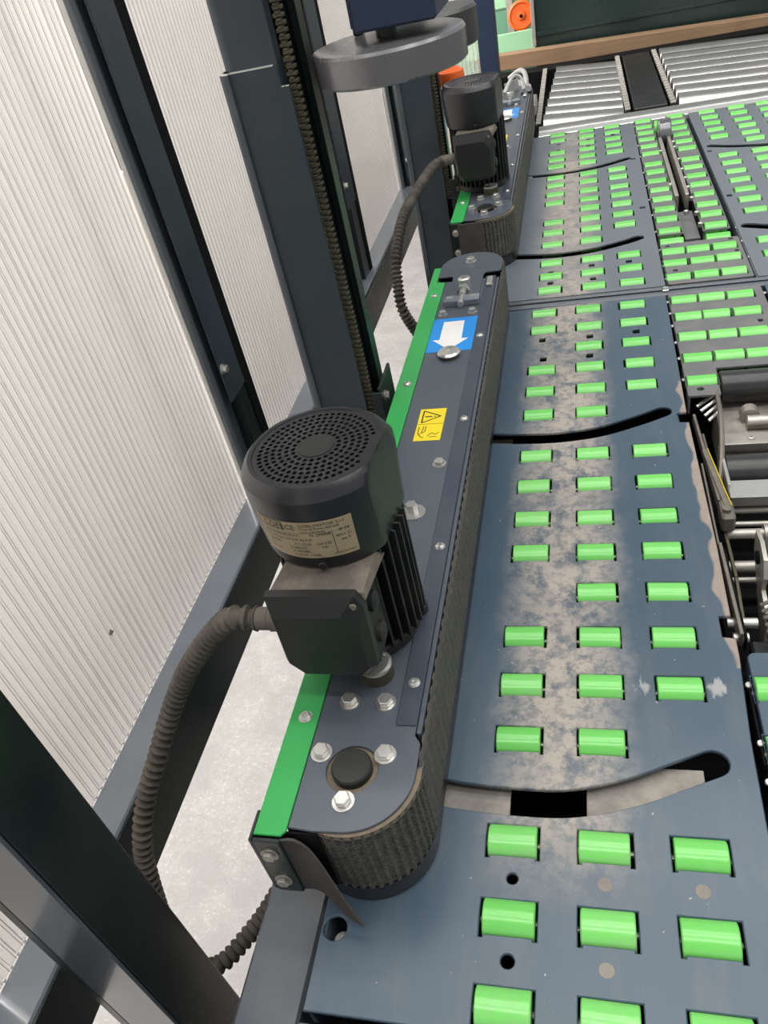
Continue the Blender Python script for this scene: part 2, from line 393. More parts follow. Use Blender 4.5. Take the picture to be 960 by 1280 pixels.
def flat(outline, holes, z0, z1, bev=0.0008):
    """plate with real openings and a small chamfer round every edge"""
    loops = []
    for k, P in enumerate([outline]+holes):
        P = [tuple(p) for p in P]; ccw = poly_area(P) > 0
        if ccw != (k == 0): P = P[::-1]          # outline CCW, holes CW: material always to the left
        loops.append(P)
    tops = [offset_loop(P, bev) for P in loops]
    co = []; ed = []
    for P in tops:
        b = len(co); co += [Vector(p) for p in P]; ed += [(b+i, b+(i+1) % len(P)) for i in range(len(P))]
    vo, eo, fo, *_ = delaunay_2d_cdt(co, ed, [], 0, 1e-7)
    bb = [(min(p[0] for p in P), max(p[0] for p in P), min(p[1] for p in P), max(p[1] for p in P)) for P in tops]
    bm = bmesh.new(); hi = [bm.verts.new((v.x, v.y, z1)) for v in vo]; lo = [bm.verts.new((v.x, v.y, z0)) for v in vo]
    for f in fo:
        cx = sum(vo[i].x for i in f)/len(f); cy = sum(vo[i].y for i in f)/len(f)
        if not inside(cx, cy, tops[0]): continue
        if any(b[0] < cx < b[1] and b[2] < cy < b[3] and inside(cx, cy, P) for b, P in zip(bb[1:], tops[1:])): continue
        bm.faces.new([hi[i] for i in f]); bm.faces.new([lo[i] for i in reversed(f)])
    for P, T in zip(loops, tops):
        n = len(P)
        r0 = [bm.verts.new((x, y, z1)) for x, y in T]; r1 = [bm.verts.new((x, y, z1-bev)) for x, y in P]; r2 = [bm.verts.new((x, y, z0)) for x, y in P]
        for m_, (A_, B_) in enumerate(((r0, r1), (r1, r2))):
            for i in range(n): bm.faces.new((A_[i], B_[i], B_[(i+1) % n], A_[(i+1) % n])).material_index = 1-m_
    me = bpy.data.meshes.new('plate'); bm.to_mesh(me); bm.free(); return me
def text_mesh(txt, size, depth=0.0):
    cu = bpy.data.curves.new('tmp', 'FONT'); cu.body = txt; cu.size = size; cu.extrude = depth; cu.resolution_u = 2
    o = bpy.data.objects.new('tmp', cu); COL.objects.link(o)
    dg = bpy.context.evaluated_depsgraph_get(); dg.update()
    me = bpy.data.meshes.new_from_object(o.evaluated_get(dg)); bpy.data.objects.remove(o); bpy.data.curves.remove(cu)
    return me
def circ(x, y, r, n=14): return [(x+r*math.cos(2*PI*i/n), y+r*math.sin(2*PI*i/n)) for i in range(n)]
def rrect(x0, y0, x1, y1, r, n=4):
    out = []
    for cx, cy, a in ((x1-r, y0+r, -90), (x1-r, y1-r, 0), (x0+r, y1-r, 90), (x0+r, y0+r, 180)):
        for i in range(n+1):
            t = math.radians(a+90*i/n); out.append((cx+r*math.cos(t), cy+r*math.sin(t)))
    return out
def catmull(P, n=8):
    P = [Vector(p) for p in P]; P = [P[0]*2-P[1]]+P+[P[-1]*2-P[-2]]; out = []
    for i in range(1, len(P)-2):
        for k in range(n):
            t = k/n; a, b, c, d = P[i-1:i+3]
            out.append(0.5*((2*b)+(c-a)*t+(2*a-5*b+4*c-d)*t*t+(3*b-a-3*c+d)*t**3))
    out.append(P[-2]); return out
def resample(pts, step):
    out = [pts[0]]; acc = 0
    for a, b in zip(pts, pts[1:]):
        L = (b-a).length; t = step-acc
        while t <= L and L > 0:
            out.append(a+(b-a)*(t/L)); t += step
        acc = (acc+L) % step
    return out

# ------------------------------------------------------------------ floor
fl = B().box((-7, -2.5, -1.08), (8, 12, -1.0)).done('floor', 'floor'); tag(fl, kind='structure')

# ------------------------------------------------------------------ roller decks
RW, RH = 0.0705, 0.0435       # opening
def opening(x, y):
    w, h, t, n = RW/2, RH/2, 0.005, 0.0035
    return [(x-w, y-h-n), (x-w+t, y-h-n), (x-w+t, y-h), (x+w-t, y-h), (x+w-t, y-h-n), (x+w, y-h-n), (x+w, y+h), (x-w, y+h)]
def arc_slot(P, r):
    pts = [Vector((x, y, 0)) for x, y in P]; c = catmull([(p.x, p.y, 0) for p in pts], 7); up = []; dn = []
    for i, p in enumerate(c):
        t = (c[min(i+1, len(c)-1)]-c[max(i-1, 0)]).normalized(); nn = Vector((-t.y, t.x, 0))
        up.append((p.x+nn.x*r, p.y+nn.y*r)); dn.append((p.x-nn.x*r, p.y-nn.y*r))
    e = c[-1]; t = (c[-1]-c[-2]).normalized(); a0 = math.atan2(t.y, t.x)
    cap = [(e.x+r*math.cos(a0+a), e.y+r*math.sin(a0+a)) for a in [-PI/2+PI*k/8 for k in range(1, 8)]]
    return dn+cap+up[::-1]
def roller_mesh():
    b = B(); R = 0.0255
    b.lathe((-0.031, 0, 0), [(R-0.0018, -0.001), (R, 0.0005), (R, 0.0615), (R-0.0018, 0.063)], 24, (1, 0, 0))
    bmesh.ops.recalc_face_normals(b.bm, faces=b.bm.faces)
    me = bpy.data.meshes.new('roller'); b.bm.to_mesh(me); b.bm.free(); me.materials.append(M['roller'])
    me.polygons.foreach_set('use_smooth', [True]*len(me.polygons)); me.set_sharp_from_angle(angle=math.radians(35)); return me
def axle_mesh():
    b = B().cyl((-0.0365, 0, 0), (0.0365, 0, 0), 0.004, 8)
    me = bpy.data.meshes.new('axle'); b.bm.to_mesh(me); b.bm.free(); me.materials.append(M['steel_dull']); return me
ROL, AXL = roller_mesh(), axle_mesh()
ZR = -0.0175
def deck(name, label, base, outline, rollers, slots, holes, mat, screws=(), sup=True, t=0.006):
    o = thing(name, base, label, 'roller deck')
    me = flat(outline, [opening(x, y) for x, y in rollers]+slots+holes, -t, 0, .0013)
    link('deck_plate', me, mat, o, 0).data.materials.append(M['edge_highlight'])
    # folded edge flanges under the plate
    for i in range(len(outline)):
        pass
    xs = [p[0] for p in outline]; ys = [p[1] for p in outline]
    B().box((min(xs)+0.001, min(ys)+0.004, -0.05), (min(xs)+0.006, max(ys)-0.004, -t-0.0005)).done('edge_flange', mat, o)
    B().box((max(xs)-0.028, min(ys)+0.004, -0.05), (max(xs)-0.023, max(ys)-0.004, -t-0.0005)).done('edge_flange', mat, o)
    # carrier bars that hold the roller axles
    cols = sorted({x for x, y in rollers})
    for cx in cols:
        yy = [y for x, y in rollers if x == cx]
        yy.sort(); runs = [[yy[0], yy[0]]]
        for y in yy[1:]:
            if y-runs[-1][1] < .125: runs[-1][1] = y
            else: runs.append([y, y])
        for ya, yb in runs:
            for sd in (-0.038, 0.038): B().box((cx+sd-0.0015, ya-0.022, -0.045), (cx+sd+0.0015, yb+0.022, -t-0.001)).done('carrier_rail', 'hole', o)
    for x, y in rollers:
        r = bpy.data.objects.new('roller', ROL); COL.objects.link(r); r.parent = o
        r.location = (x+random.uniform(-0.0015, 0.0015), y+0.0015, ZR+random.uniform(-0.001, 0.0015)); r.rotation_euler = (0, random.uniform(-0.01, 0.01), random.uniform(-0.012, 0.012))
        a = bpy.data.objects.new('axle', AXL); COL.objects.link(a); a.parent = r
    for x, y, kk in screws:
        sc_ = B()
        if kk == 'flat':
            sc_.cyl((x, y, -0.004), (x, y, 0.0003), 0.0088, 18).done('countersunk_screw', 'steel_dirty', o)
        else:
            sc_.hexbolt((x, y, -0.03), 0.008).done('sunk_bolt', 'steel', o)
    return rebase(o)

rows_m = [.33, .43, .53, .688, .788, .888, .99, 1.092, 1.19, 1.295, 1.40, 1.562, 1.665, 1.766, 1.873, 1.983, 2.085]
A = [(-.003, y) for y in rows_m]
A += [(-.121, y) for y in rows_m if y not in (.99, 1.873)]
A += [(.112, y) for y in rows_m if y not in (.688, 1.562)]
slotA1 = arc_slot([(-.30, .615), (-.25, .600), (-.21, .592), (-.165, .588), (-.115, .586), (-.06, .587), (-.008, .597), (.045, .615), (.09, .636), (.143, .661)], .0205)
slotA2 = arc_slot([(-.30, 1.50), (-.25, 1.485), (-.212, 1.475), (-.15, 1.468), (-.072, 1.466), (.014, 1.480), (.10, 1.517), (.148, 1.543)], .0195)
outA = [(-.355, .300), (.192, .300), (.196, .70), (.203, .85), (.203, .886), (.184, .889), (.184, .932), (.202, .934), (.203, 1.10), (.198, 1.495), (.176, 1.498), (.177, 1.533), (.197, 1.537), (.203, 2.125), (-.355, 2.115)]
sq = lambda x, y, r=.0085: rrect(x-r, y-r*1.3, x+r, y+r*1.3, .003, 2)
deckA = deck('roller_deck', 'long slate blue foreground deck with three columns of green rollers and two curved slots', (-.08, 1.2, -.05), outA, A, [slotA1, slotA2],
             [circ(-.119, .479, .0075), circ(-.119, .38, .0085), circ(-.337, .396, .0155, 18), sq(-.118, 1.822), sq(-.003, 1.822), sq(-.001, 1.925), sq(.115, 1.929), sq(-.123, 1.926), circ(-.17, 1.90, .003, 8)],
             'deck', [(-.005, .481, 'flat'), (.109, .483, 'flat'), (-.006, .382, 'flat'), (-.333, .393, 'hex')])
rB_m = [2.232, 2.33, 2.43, 2.582, 2.683, 2.779, 2.88, 2.974, 3.067, 3.17, 3.264, 3.404, 3.496, 3.59, 3.683, 3.776, 3.87]
Bl = [(.014, y) for y in rB_m]+[(-.109, y) for y in rB_m if y not in (2.88, 3.683)]+[(.122, y) for y in rB_m if y not in (2.582, 3.404)]
slotB1 = arc_slot([(-.30, 2.54), (-.25, 2.522), (-.2, 2.510), (-.15, 2.498), (-.084, 2.49), (.015, 2.498), (.113, 2.533), (.155, 2.556)], .020)
slotB2 = arc_slot([(-.30, 3.36), (-.25, 3.342), (-.195, 3.325), (-.094, 3.313), (.029, 3.326), (.10, 3.352), (.163, 3.385)], .018)
deckB = deck('roller_deck', 'far slate blue deck of green rollers beyond the cross seam, beside the far belt unit', (-.08, 3.0, -.05),
     [(-.355, 2.185), (.208, 2.185), (.214, 3.885), (-.355, 3.885)], Bl, [slotB1, slotB2],
     [sq(-.11, 2.283), sq(.014, 2.283), sq(-.11, 2.36), sq(.012, 2.382), sq(.12, 2.38), sq(.187, 2.82), sq(.187, 3.37), sq(-.106, 3.637), sq(-.106, 3.728), sq(.02, 3.637), sq(.02, 3.728), sq(.123, 3.745)], 'deck_far')
# centre lane panels
Cc = [(x, y) for x in (.246, .316, .386) for y in (1.771, 1.877, 1.987, 2.086)]+[(.243, 1.664)]
deck('roller_deck', 'narrow grey centre panel with rows of three green rollers just before the cross seam', (.32, 1.9, -.05),
     [(.207, 1.600), (.276, 1.600), (.280, 1.715), (.442, 1.715), (.442, 2.130), (.209, 2.130)], Cc, [], [circ(.236, 1.627, .008, 10), sq(.41, 1.93, .006)], 'deck2')
Cf = [(x, y) for x in (.248, .319, .391) for y in (2.234, 2.333, 2.416)]
deck('roller_deck', 'small grey centre panel with nine green rollers just beyond the cross seam', (.32, 2.33, -.05),
     rrect(.216, 2.19, .438, 2.478, .008), Cf, [], [sq(.237, 2.46, .006), sq(.415, 2.465, .006), sq(.243, 2.28, .006), sq(.42, 2.375, .006)], 'deck2')
rc = [2.52, 2.584, 2.682, 2.774, 2.874, 2.972, 3.07, 3.169, 3.263, 3.402, 3.50, 3.598, 3.691, 3.782, 3.876]
dL = deck('roller_deck', 'far narrow strip of single green rollers to the left of the rail slot', (.252, 3.2, -.05), [(.216, 2.553), (.293, 2.553), (.293, 3.90), (.218, 3.90)],
     [(.2535, y) for y in rc[1:]], [], [], 'deck2')
dR = deck('roller_deck', 'far narrow strip of single green rollers to the right of the rail slot', (.387, 3.2, -.05), [(.349, 2.553), (.427, 2.553), (.427, 3.90), (.349, 3.90)],
     [(.387, y) for y in rc[1:]], [], [], 'deck2')
for dd, x in ((dL, .2535), (dR, .387)):
    B().cyl((x-.034, 2.515, -.030), (x+.034, 2.515, -.030), .030, 20).done('end_roller', 'roller', dd).location -= dd.location
rR = [2.23, 2.33, 2.43, 2.673, 2.772, 2.87, 2.968, 3.062, 3.16, 3.255, 3.493, 3.594, 3.691, 3.78, 3.875]
rR2 = [3.875, 3.783, 3.685, 3.587, 3.492, 3.403, 3.255, 3.162, 3.07, 2.97, 2.87]
slotR1 = arc_slot([(.95, 3.36), (.86, 3.33), (.76, 3.31), (.662, 3.312), (.557, 3.348), (.476, 3.393)], .018)
slotR2 = arc_slot([(.95, 2.55), (.86, 2.52), (.75, 2.49), (.65, 2.487), (.55, 2.515), (.476, 2.552)], .020)
deck('roller_deck', 'far right slate blue deck panel of green rollers at the right edge of the photo', (.7, 3.0, -.05),
     [(.446, 2.185), (1.0, 2.185), (1.0, 3.90), (.442, 3.90)], [(.516, y) for y in rR]+[(.631, y) for y in rR2]+[(.742, y) for y in (3.875, 3.78, 3.69, 3.59, 3.49, 3.40, 3.255)],
     [slotR1, slotR2], [sq(.462, 3.33), sq(.462, 2.83)], 'deck_far')
o = thing('side_deck', (.7, 1.9, -.05), 'plain slate blue deck plate at the right edge beside the centre panel', 'deck plate')
link('deck_plate', flat([(.452, .32), (1.0, .32), (1.0, 2.130), (.452, 2.130)], [], -.006, 0), 'deck', o); rebase(o); side = o
# near centre panel (bottom right)
deck('roller_deck', 'near slate panel with raised rim and green rollers cut off by the right edge', (.32, .6, -.05),
     rrect(.214, .315, .442, .858, .012), [(x, y) for x in (.247, .318, .389) for y in (.43, .53, .688, .79)], [], [circ(.262, .742, .010), circ(.262, .63, .007)], 'deck', t=0.006)
# apron plate before the decks
o = thing('apron_plate', (-.08, .1, -.05), 'plain slate blue plate along the bottom edge, in front of the nearest rollers', 'deck plate')
link('deck_plate', flat(rrect(-.36, -.5, 1.0, .288, .006), [], -.008, -.002), 'deck', o); rebase(o)

# cross rail at the seam
o = B().box((-.36, 2.137, -.055), (.97, 2.158, -.004), .003).box((-.36, 2.166, -.055), (.97, 2.181, -.001), .003).done('cross_rail', 'paint_rail', loc=None); cross = o
tag(o, 'slim slate cross rail running across the machine at the seam between the decks', 'rail')
# dusty plates close beneath the curved slots, and the bolts along the gaps
def add_part(dk, ob): ob.parent = dk; ob.location = ob.location-dk.location
for bx_ in (((-.30, .554, -.026), (-.130, .648, -.020)), ((-.026, .560, -.026), (.131, .662, -.020)), ((-.34, 1.433, -.040), (-.180, 1.52, -.034))):
    add_part(deckA, B().box(bx_[0], bx_[1], .001).done('under_plate', 'under'))
k = B().cyl((.206, 2.162, -.004), (.206, 2.162, .004), .008, 10).box((.197, 2.152, -.003), (.215, 2.170, .001), .002).done('seam_screw', 'steel', cross)
BOLT = None
bolts = [(.2085, y, deckA) for y in (.58, .64, .70, .80)]+[(.2055, y, deckA) for y in (1.68, 1.78, 1.86, 1.95, 2.02, 2.09)]+[(.2145, y, deckB) for y in (2.24, 2.33, 2.45, 2.6, 2.75, 2.9, 3.05, 3.2, 3.4, 3.55, 3.7, 3.84)]
bolts += [(.446, y, side) for y in (2.0, 2.09, 2.33, 2.45, 2.56)]
for x, y, dk in bolts:
    if BOLT is None: BOLT = bo = B().cyl((0, 0, -.004), (0, 0, .001), .0052, 10, bev=.001).done('gap_bolt', 'steel')
    else: bo = BOLT.copy(); COL.objects.link(bo); bo.parent = None
    bo.location = (x, y, -.005); add_part(dk, bo)
# ------------------------------------------------------------------ machine frame beneath
fr = thing('machine_frame', (0.2, 1.8, -1.0), 'slate blue machine frame carrying the roller decks, seen as a sloping ledge at bottom left', 'frame')
B().box((-.461, -.5, -.16), (-.375, 3.95, -.052), .004).done('side_beam', 'paint_rail', fr)
B().box((.98, -.5, -.16), (1.07, 3.95, -.045), .004).done('side_beam', 'paint_rail', fr)
for x, y in ((-.345, .3), (-.345, 2.1), (-.345, 3.8), (.975, .3), (.975, 2.1), (.975, 3.8)):
    B().box((x-.04, y-.04, -1.0), (x+.04, y+.04, -.325)).done('leg', 'paint_dark', fr)
B().box((-.367, -.5, -.32), (.979, 3.95, -.30)).done('drip_tray', 'hole', fr)
for x0, x1 in ((-.400, -.392), (1.02, 1.028)): B().box((x0, -.5, -.97), (x1, 3.95, -.161)).done('unseen_side_panel', 'paint_dark', fr)  # unseen cladding, added so the rail face and nearby floor go darker
# dusty cross members seen through the curved slots
B().box((-.04, 1.405, -.13), (.05, 1.49, -.12), .001).done('under_plate', 'under', fr)
B().box((-.1, 2.30, -.075), (.0, 2.47, -.067), .001).done('under_plate', 'hole', fr)
rebase(fr)

# ------------------------------------------------------------------ belt unit
def belt_unit():
    o = thing('belt_conveyor', (-.31, 1.3, 0.0), 'near belt unit with white arrow on blue sticker and curled rubber flap', 'belt conveyor', 'side belt conveyors')
    R = .088; cx = -.304; y0 = .519; y1 = 2.075; xr = cx+R
    # belt: closed loop with shallow cross ridges
    path = []
    def arc(cy, a0, a1):
        n = 90
        for i in range(n+1):
            a = math.radians(a0+(a1-a0)*i/n); rr = R-(0.0036 if i % 4 < 2 else 0.0); path.append((cx+rr*math.cos(a), cy+rr*math.sin(a)))
    arc(y0, -180, 0)
    ny = int((y1-y0)/0.0062)
    for i in range(1, ny): path.append((xr-(0.0016 if i % 4 < 2 else 0), y0+(y1-y0)*i/ny))
    arc(y1, 0, 180)
    B().wall(path, .036, .160, -.006, closed=True).done('belt', 'belt', o, 25)
    # tan canvas edge of the belt
    p2 = [(cx+(R-.0005)*math.cos(math.radians(a)), y0+(R-.0005)*math.sin(math.radians(a))) for a in range(-115, 7, 6)]
    B().wall(p2, .1540, .1617, -.0085).done('canvas_edge', 'tan_edge', o)
    p2 = [(xr-.0008+random.uniform(-.0007, .0007), y0+.012+(y1-y0-.012)*i/60) for i in range(0, 61)]
    B().wall(p2, .1590, .1612, -.0045).done('canvas_edge', 'rubber', o)
    # base pan and drum flanges
    pan = [(cx+(R-.002)*math.cos(math.radians(a)), y0+(R-.002)*math.sin(math.radians(a))) for a in range(-180, 1, 8)]+[(cx+(R-.002)*math.cos(math.radians(a)), y1+(R-.002)*math.sin(math.radians(a))) for a in range(0, 181, 8)]
    B().prism(pan, .004, .034).done('base_pan', 'plastic', o)
    B().cyl((cx, y0, .034), (cx, y0, .158), R-.012, 40).done('drive_drum', 'plastic', o)
    B().cyl((cx, y1, .034), (cx, y1, .158), R-.012, 40).done('idler_drum', 'plastic', o)
    B().box((-.385, y0+.09, .036), (-.234, y1-.09, .155)).done('body', 'paint_dark', o)
    # cover plate
    pl = [(-.366, .437)]
    rc_ = .082; ccx, ccy = -.3045, .5175
    pl += [(-.335, .4345)]
    for i in range(0, 14):
        a = math.radians(-92+92*i/13); pl.append((ccx+(rc_)*math.cos(a)*1.0, ccy+rc_*math.sin(a)))
    pl += [(-.2235, .560), (-.232, .572), (-.232, 1.98), (-.366, 1.98)]
    me = flat(pl, [circ(-.304, .519, .0335, 28)], .162, .166, .0008)
    link('cover_plate', me, 'cover', o, 30)
    B().box((-.370, .44, .10), (-.366, 1.98, .1615)).done('cover_side', 'cover_dk', o)
    B().box((-.404, .432, .04), (-.330, .4345, .1612)).done('hollow_shade_plate', 'hole', o)  # dark sheet stands in for the shaded hollow behind the bracket
    # shaft cap
    B().cyl((cx, y0, .150), (cx, y0, .1615), .034, 28).done('bearing_seat', 'tan_edge', o)
    B().lathe((cx, y0, .1615), [(.026, 0), (.026, .010), (.024, .0125), (.0, .0128)], 28, cap=False).done('shaft_cap', 'plastic2', o)
    for x, y in ((-.349, .539), (-.265, .541), (-.305, .474), (-.329, .620), (-.279, .620)):
        B().hexbolt((x, y, .166), .0105, .009).done('hex_bolt', 'steel', o)
    B().hexbolt((-.276, 1.157, .166), .0095, .008).done('hex_bolt', 'steel', o)
    # oil plug in front of the motor and adjuster dome
    k = B().cyl((-.299, .668, .166), (-.299, .668, .186), .0235, 28).done('filler_plug', 'chain', o); tag(k, 'brass coloured grease plug with steel rim')
    B().lathe((-.299, .668, .186), [(.0235, 0), (.0235, .004), (.019, .005), (.018, .003), (.0, .003)], 28, cap=False).done('plug_rim', 'steel', k)
    k = B().lathe((-.307, 1.570, .166), [(.0235, 0), (.0235, .006), (.021, .007)], 28).done('knob_base', 'chain', o)
    B().lathe((-.307, 1.570, .173), [(.0255, 0), (.0262, .003), (.022, .007), (.006, .009), (.005, .006), (.0, .006)], 28, cap=False).done('knob_disc', 'steel', k)
    k = B().cyl((-.303, 1.017, .166), (-.303, 1.017, .169), .021, 24).done('washer', 'steel', o)
    B().cyl((-.306, 1.022, .169), (-.306, 1.022, .183), .010, 6).done('nut', 'steel', k)
    # outer edge strips
    B().box((-.259, .585, .1662), (-.2325, 1.985, .169), .0008).done('edge_strip', 'cover_dk', o)
    for y in (.652, .926, 1.301, 1.649, 1.93): B().screw((-.2445, y, .169), .0068, .005).done('screw', 'steel', o)
    B().box((-.2310, .575, .145), (-.2245, 1.98, .1655), .001).done('belt_guide', 'cover', o)
    B().box((-.252, 1.915, .169), (-.238, 1.965, .178), .002).done('end_block', 'steel', o)
    # end cap with tensioner
    r = .084; cp = [(cx+r*math.cos(math.radians(a)), y1-.005+r*math.sin(math.radians(a))) for a in range(0, 181, 10)]
    cp = [(-.222, 2.02)]+cp+[(-.389, 2.005), (-.352, 2.005), (-.347, 1.998), (-.345, 1.865), (-.268, 1.865), (-.266, 2.0), (-.262, 2.010), (-.228, 2.012)]
    link('end_cap', flat(cp, [], .1665, .1705, .0008), 'cover', o, 30)
    B().hexbolt((-.309, 2.092, .1705), .0115, .010).done('hex_bolt', 'steel', o)
    k = B().box((-.350, 1.822, .166), (-.262, 1.856, .182), .0015).done('tension_block', 'rail_sheen_grey', o)
    for x in (-.336, -.277): B().cyl((x, 1.842, .182), (x, 1.842, .1835), .0085, 14).done('inset_screw', 'steel', k)
    B().cyl((-.307, 1.812, .175), (-.307, 1.86, .175), .008, 12).done('tension_bolt', 'steel', k)
    k = B().cyl((-.307, 1.858, .180), (-.307, 1.905, .180), .0085, 12).cyl((-.307, 1.878, .180), (-.307, 1.890, .180), .017, 6).lathe((-.307, 1.925, .171), [(.016, 0), (.016, .024), (.012, .027), (.007, .027), (.006, .020)], 20).done('tension_screw', 'steel', o)
    for x in (-.348, -.275): B().hexbolt((x, 1.783, .166), .0085, .009).done('hex_bolt', 'steel', o)
    # stickers
    st = B().box((-.366, 1.592, .1661), (-.2595, 1.760, .1665)).done('direction_sticker', 'blue', o); tag(st, 'blue sticker with a white arrow pointing towards the viewer')
    B().prism([(-.340, 1.741), (-.340, 1.650), (-.356, 1.650), (-.312, 1.598), (-.272, 1.650), (-.288, 1.650), (-.290, 1.741)], .1666, .1669).done('arrow', 'white', st)
    st = B().box((-.339, 1.236, .1661), (-.2855, 1.350, .1665)).done('warning_sticker', 'yellow', o); tag(st, 'yellow sticker with warning triangle and hand symbol')
    b = B()
    def line(p, q, t=.0016): 
        p = Vector((*p, 0)); q = Vector((*q, 0)); d = (q-p).normalized(); nn = Vector((-d.y, d.x, 0))*t/2
        b.prism([((p-nn).x, (p-nn).y), ((q-nn).x, (q-nn).y), ((q+nn).x, (q+nn).y), ((p+nn).x, (p+nn).y)], .1666, .1668)
    T = [(-.331, 1.299), (-.331, 1.343), (-.294, 1.321)]
    for i in range(3): line(T[i], T[(i+1) % 3], .0028)
    line((-.326, 1.321), (-.312, 1.321), .0034); line((-.308, 1.321), (-.305, 1.321), .003)
    line((-.3388, 1.294), (-.2858, 1.294), .0008)
    for seg in (((-.333, 1.285), (-.333, 1.262)), ((-.333, 1.262), (-.327, 1.250)), ((-.327, 1.250), (-.320, 1.247)), ((-.324, 1.286), (-.326, 1.264)), ((-.331, 1.258), (-.319, 1.268)),
                ((-.313, 1.252), (-.305, 1.262)), ((-.305, 1.262), (-.297, 1.256)), ((-.297, 1.256), (-.291, 1.262)), ((-.310, 1.248), (-.294, 1.249)), ((-.320, 1.268), (-.319, 1.285))): line(*seg)
    b.done('warning_symbols', 'ink', st)
    # green strip
    gs = [(-.406, .4245), (-.372, .4245), (-.3665, .431), (-.3665, 1.975), (-.389, 1.978), (-.389, 2.075), (-.408, 2.075)]
    k = link('green_strip', flat(gs, [], .165, .1685, .0008), 'green_strip', o, 30)
    B().box((-.4075, .43, .09), (-.4045, 2.07, .1645)).done('strip_skirt', 'green_strip', k)
    for y in (.591, 1.02, 1.453, 1.891): B().screw((-.3845, y, .1685), .0078, .006).done('screw', 'steel', k)
    # front bracket
    k = B().box((-.407, .4165, .045), (-.372, .4225, .166), .0012).box((-.410, .4165, .05), (-.4065, .455, .168)).done('end_bracket', 'paint_dark', o)
    for z in (.138, .075): B().hexbolt((-.391, .4165, z), .0085, .005, (0, -1, 0)).done('bolt', 'steel_dull', k)
    return o
def lerp(T, u):
    for (a, p), (b, q) in zip(T, T[1:]):
        if u <= b: return p+(q-p)*(u-a)/(b-a)
    return T[-1][1]
def flap_near(o):
    # rubber flap curling across the front of the drum
    b = B(); nu, nv = 14, 6; G = []
    for i in range(nu+1):
        u = i/nu; x = -.380+.088*u; y = .4175+.006*math.sin(u*6)-.026*u*u
        zb = lerp([(0, .046), (.4, .043), (.7, .038), (1, .026)], u); zt = lerp([(0, .164), (.2, .157), (.4, .140), (.6, .108), (.8, .066), (1, .027)], u)
        zt = max(zt, zb+.0015)
        G.append([(x+.014*u*(1-u)*(v/nv), y+.020*u*(1-u)*(v/nv), zb+(zt-zb)*v/nv) for v in range(nv+1)])
    for s_ in (0, .0035):
        V = [[b.bm.verts.new((p[0], p[1]+s_, p[2])) for p in r] for r in G]
        for i in range(nu):
            for j in range(nv): b.bm.faces.new((V[i][j], V[i+1][j], V[i+1][j+1], V[i][j+1]))
        if s_ == 0: V0 = V
    for i in range(nu):
        b.bm.faces.new((V0[i][nv], V0[i+1][nv], V[i+1][nv], V[i][nv])); b.bm.faces.new((V0[i][0], V0[i+1][0], V[i+1][0], V[i][0]))
    f = b.done('rubber_flap', 'rubber', o, 60); tag(f, 'curled worn rubber flap'); return f
u1 = belt_unit(); u2 = copy_tree(u1); tag(u2, 'far belt drive unit beyond the near one, with rectangular rubber flap at its front', 'belt conveyor', 'side belt conveyors')
flap_near(u1)
B().box((-.384, .411, .045), (-.310, .4155, .164), .001).done('rubber_flap', 'rubber', u2)
# metal straps on the far end of the far unit
b = B(); b.wall([(-.34, 2.02), (-.31, 2.05), (-.285, 2.10), (-.29, 2.16)], .17, .215, .004); b.done('bent_strap', 'plastic_bag', u2)
b = B(); b.tube(catmull([(-.335, 1.95, .19), (-.30, 2.03, .235), (-.265, 2.04, .225), (-.25, 1.98, .185)], 5), .008, 6); b.done('bent_strap', 'plastic_bag', u2)
rebase(u1); rebase(u2); u2.location.y += 1.998

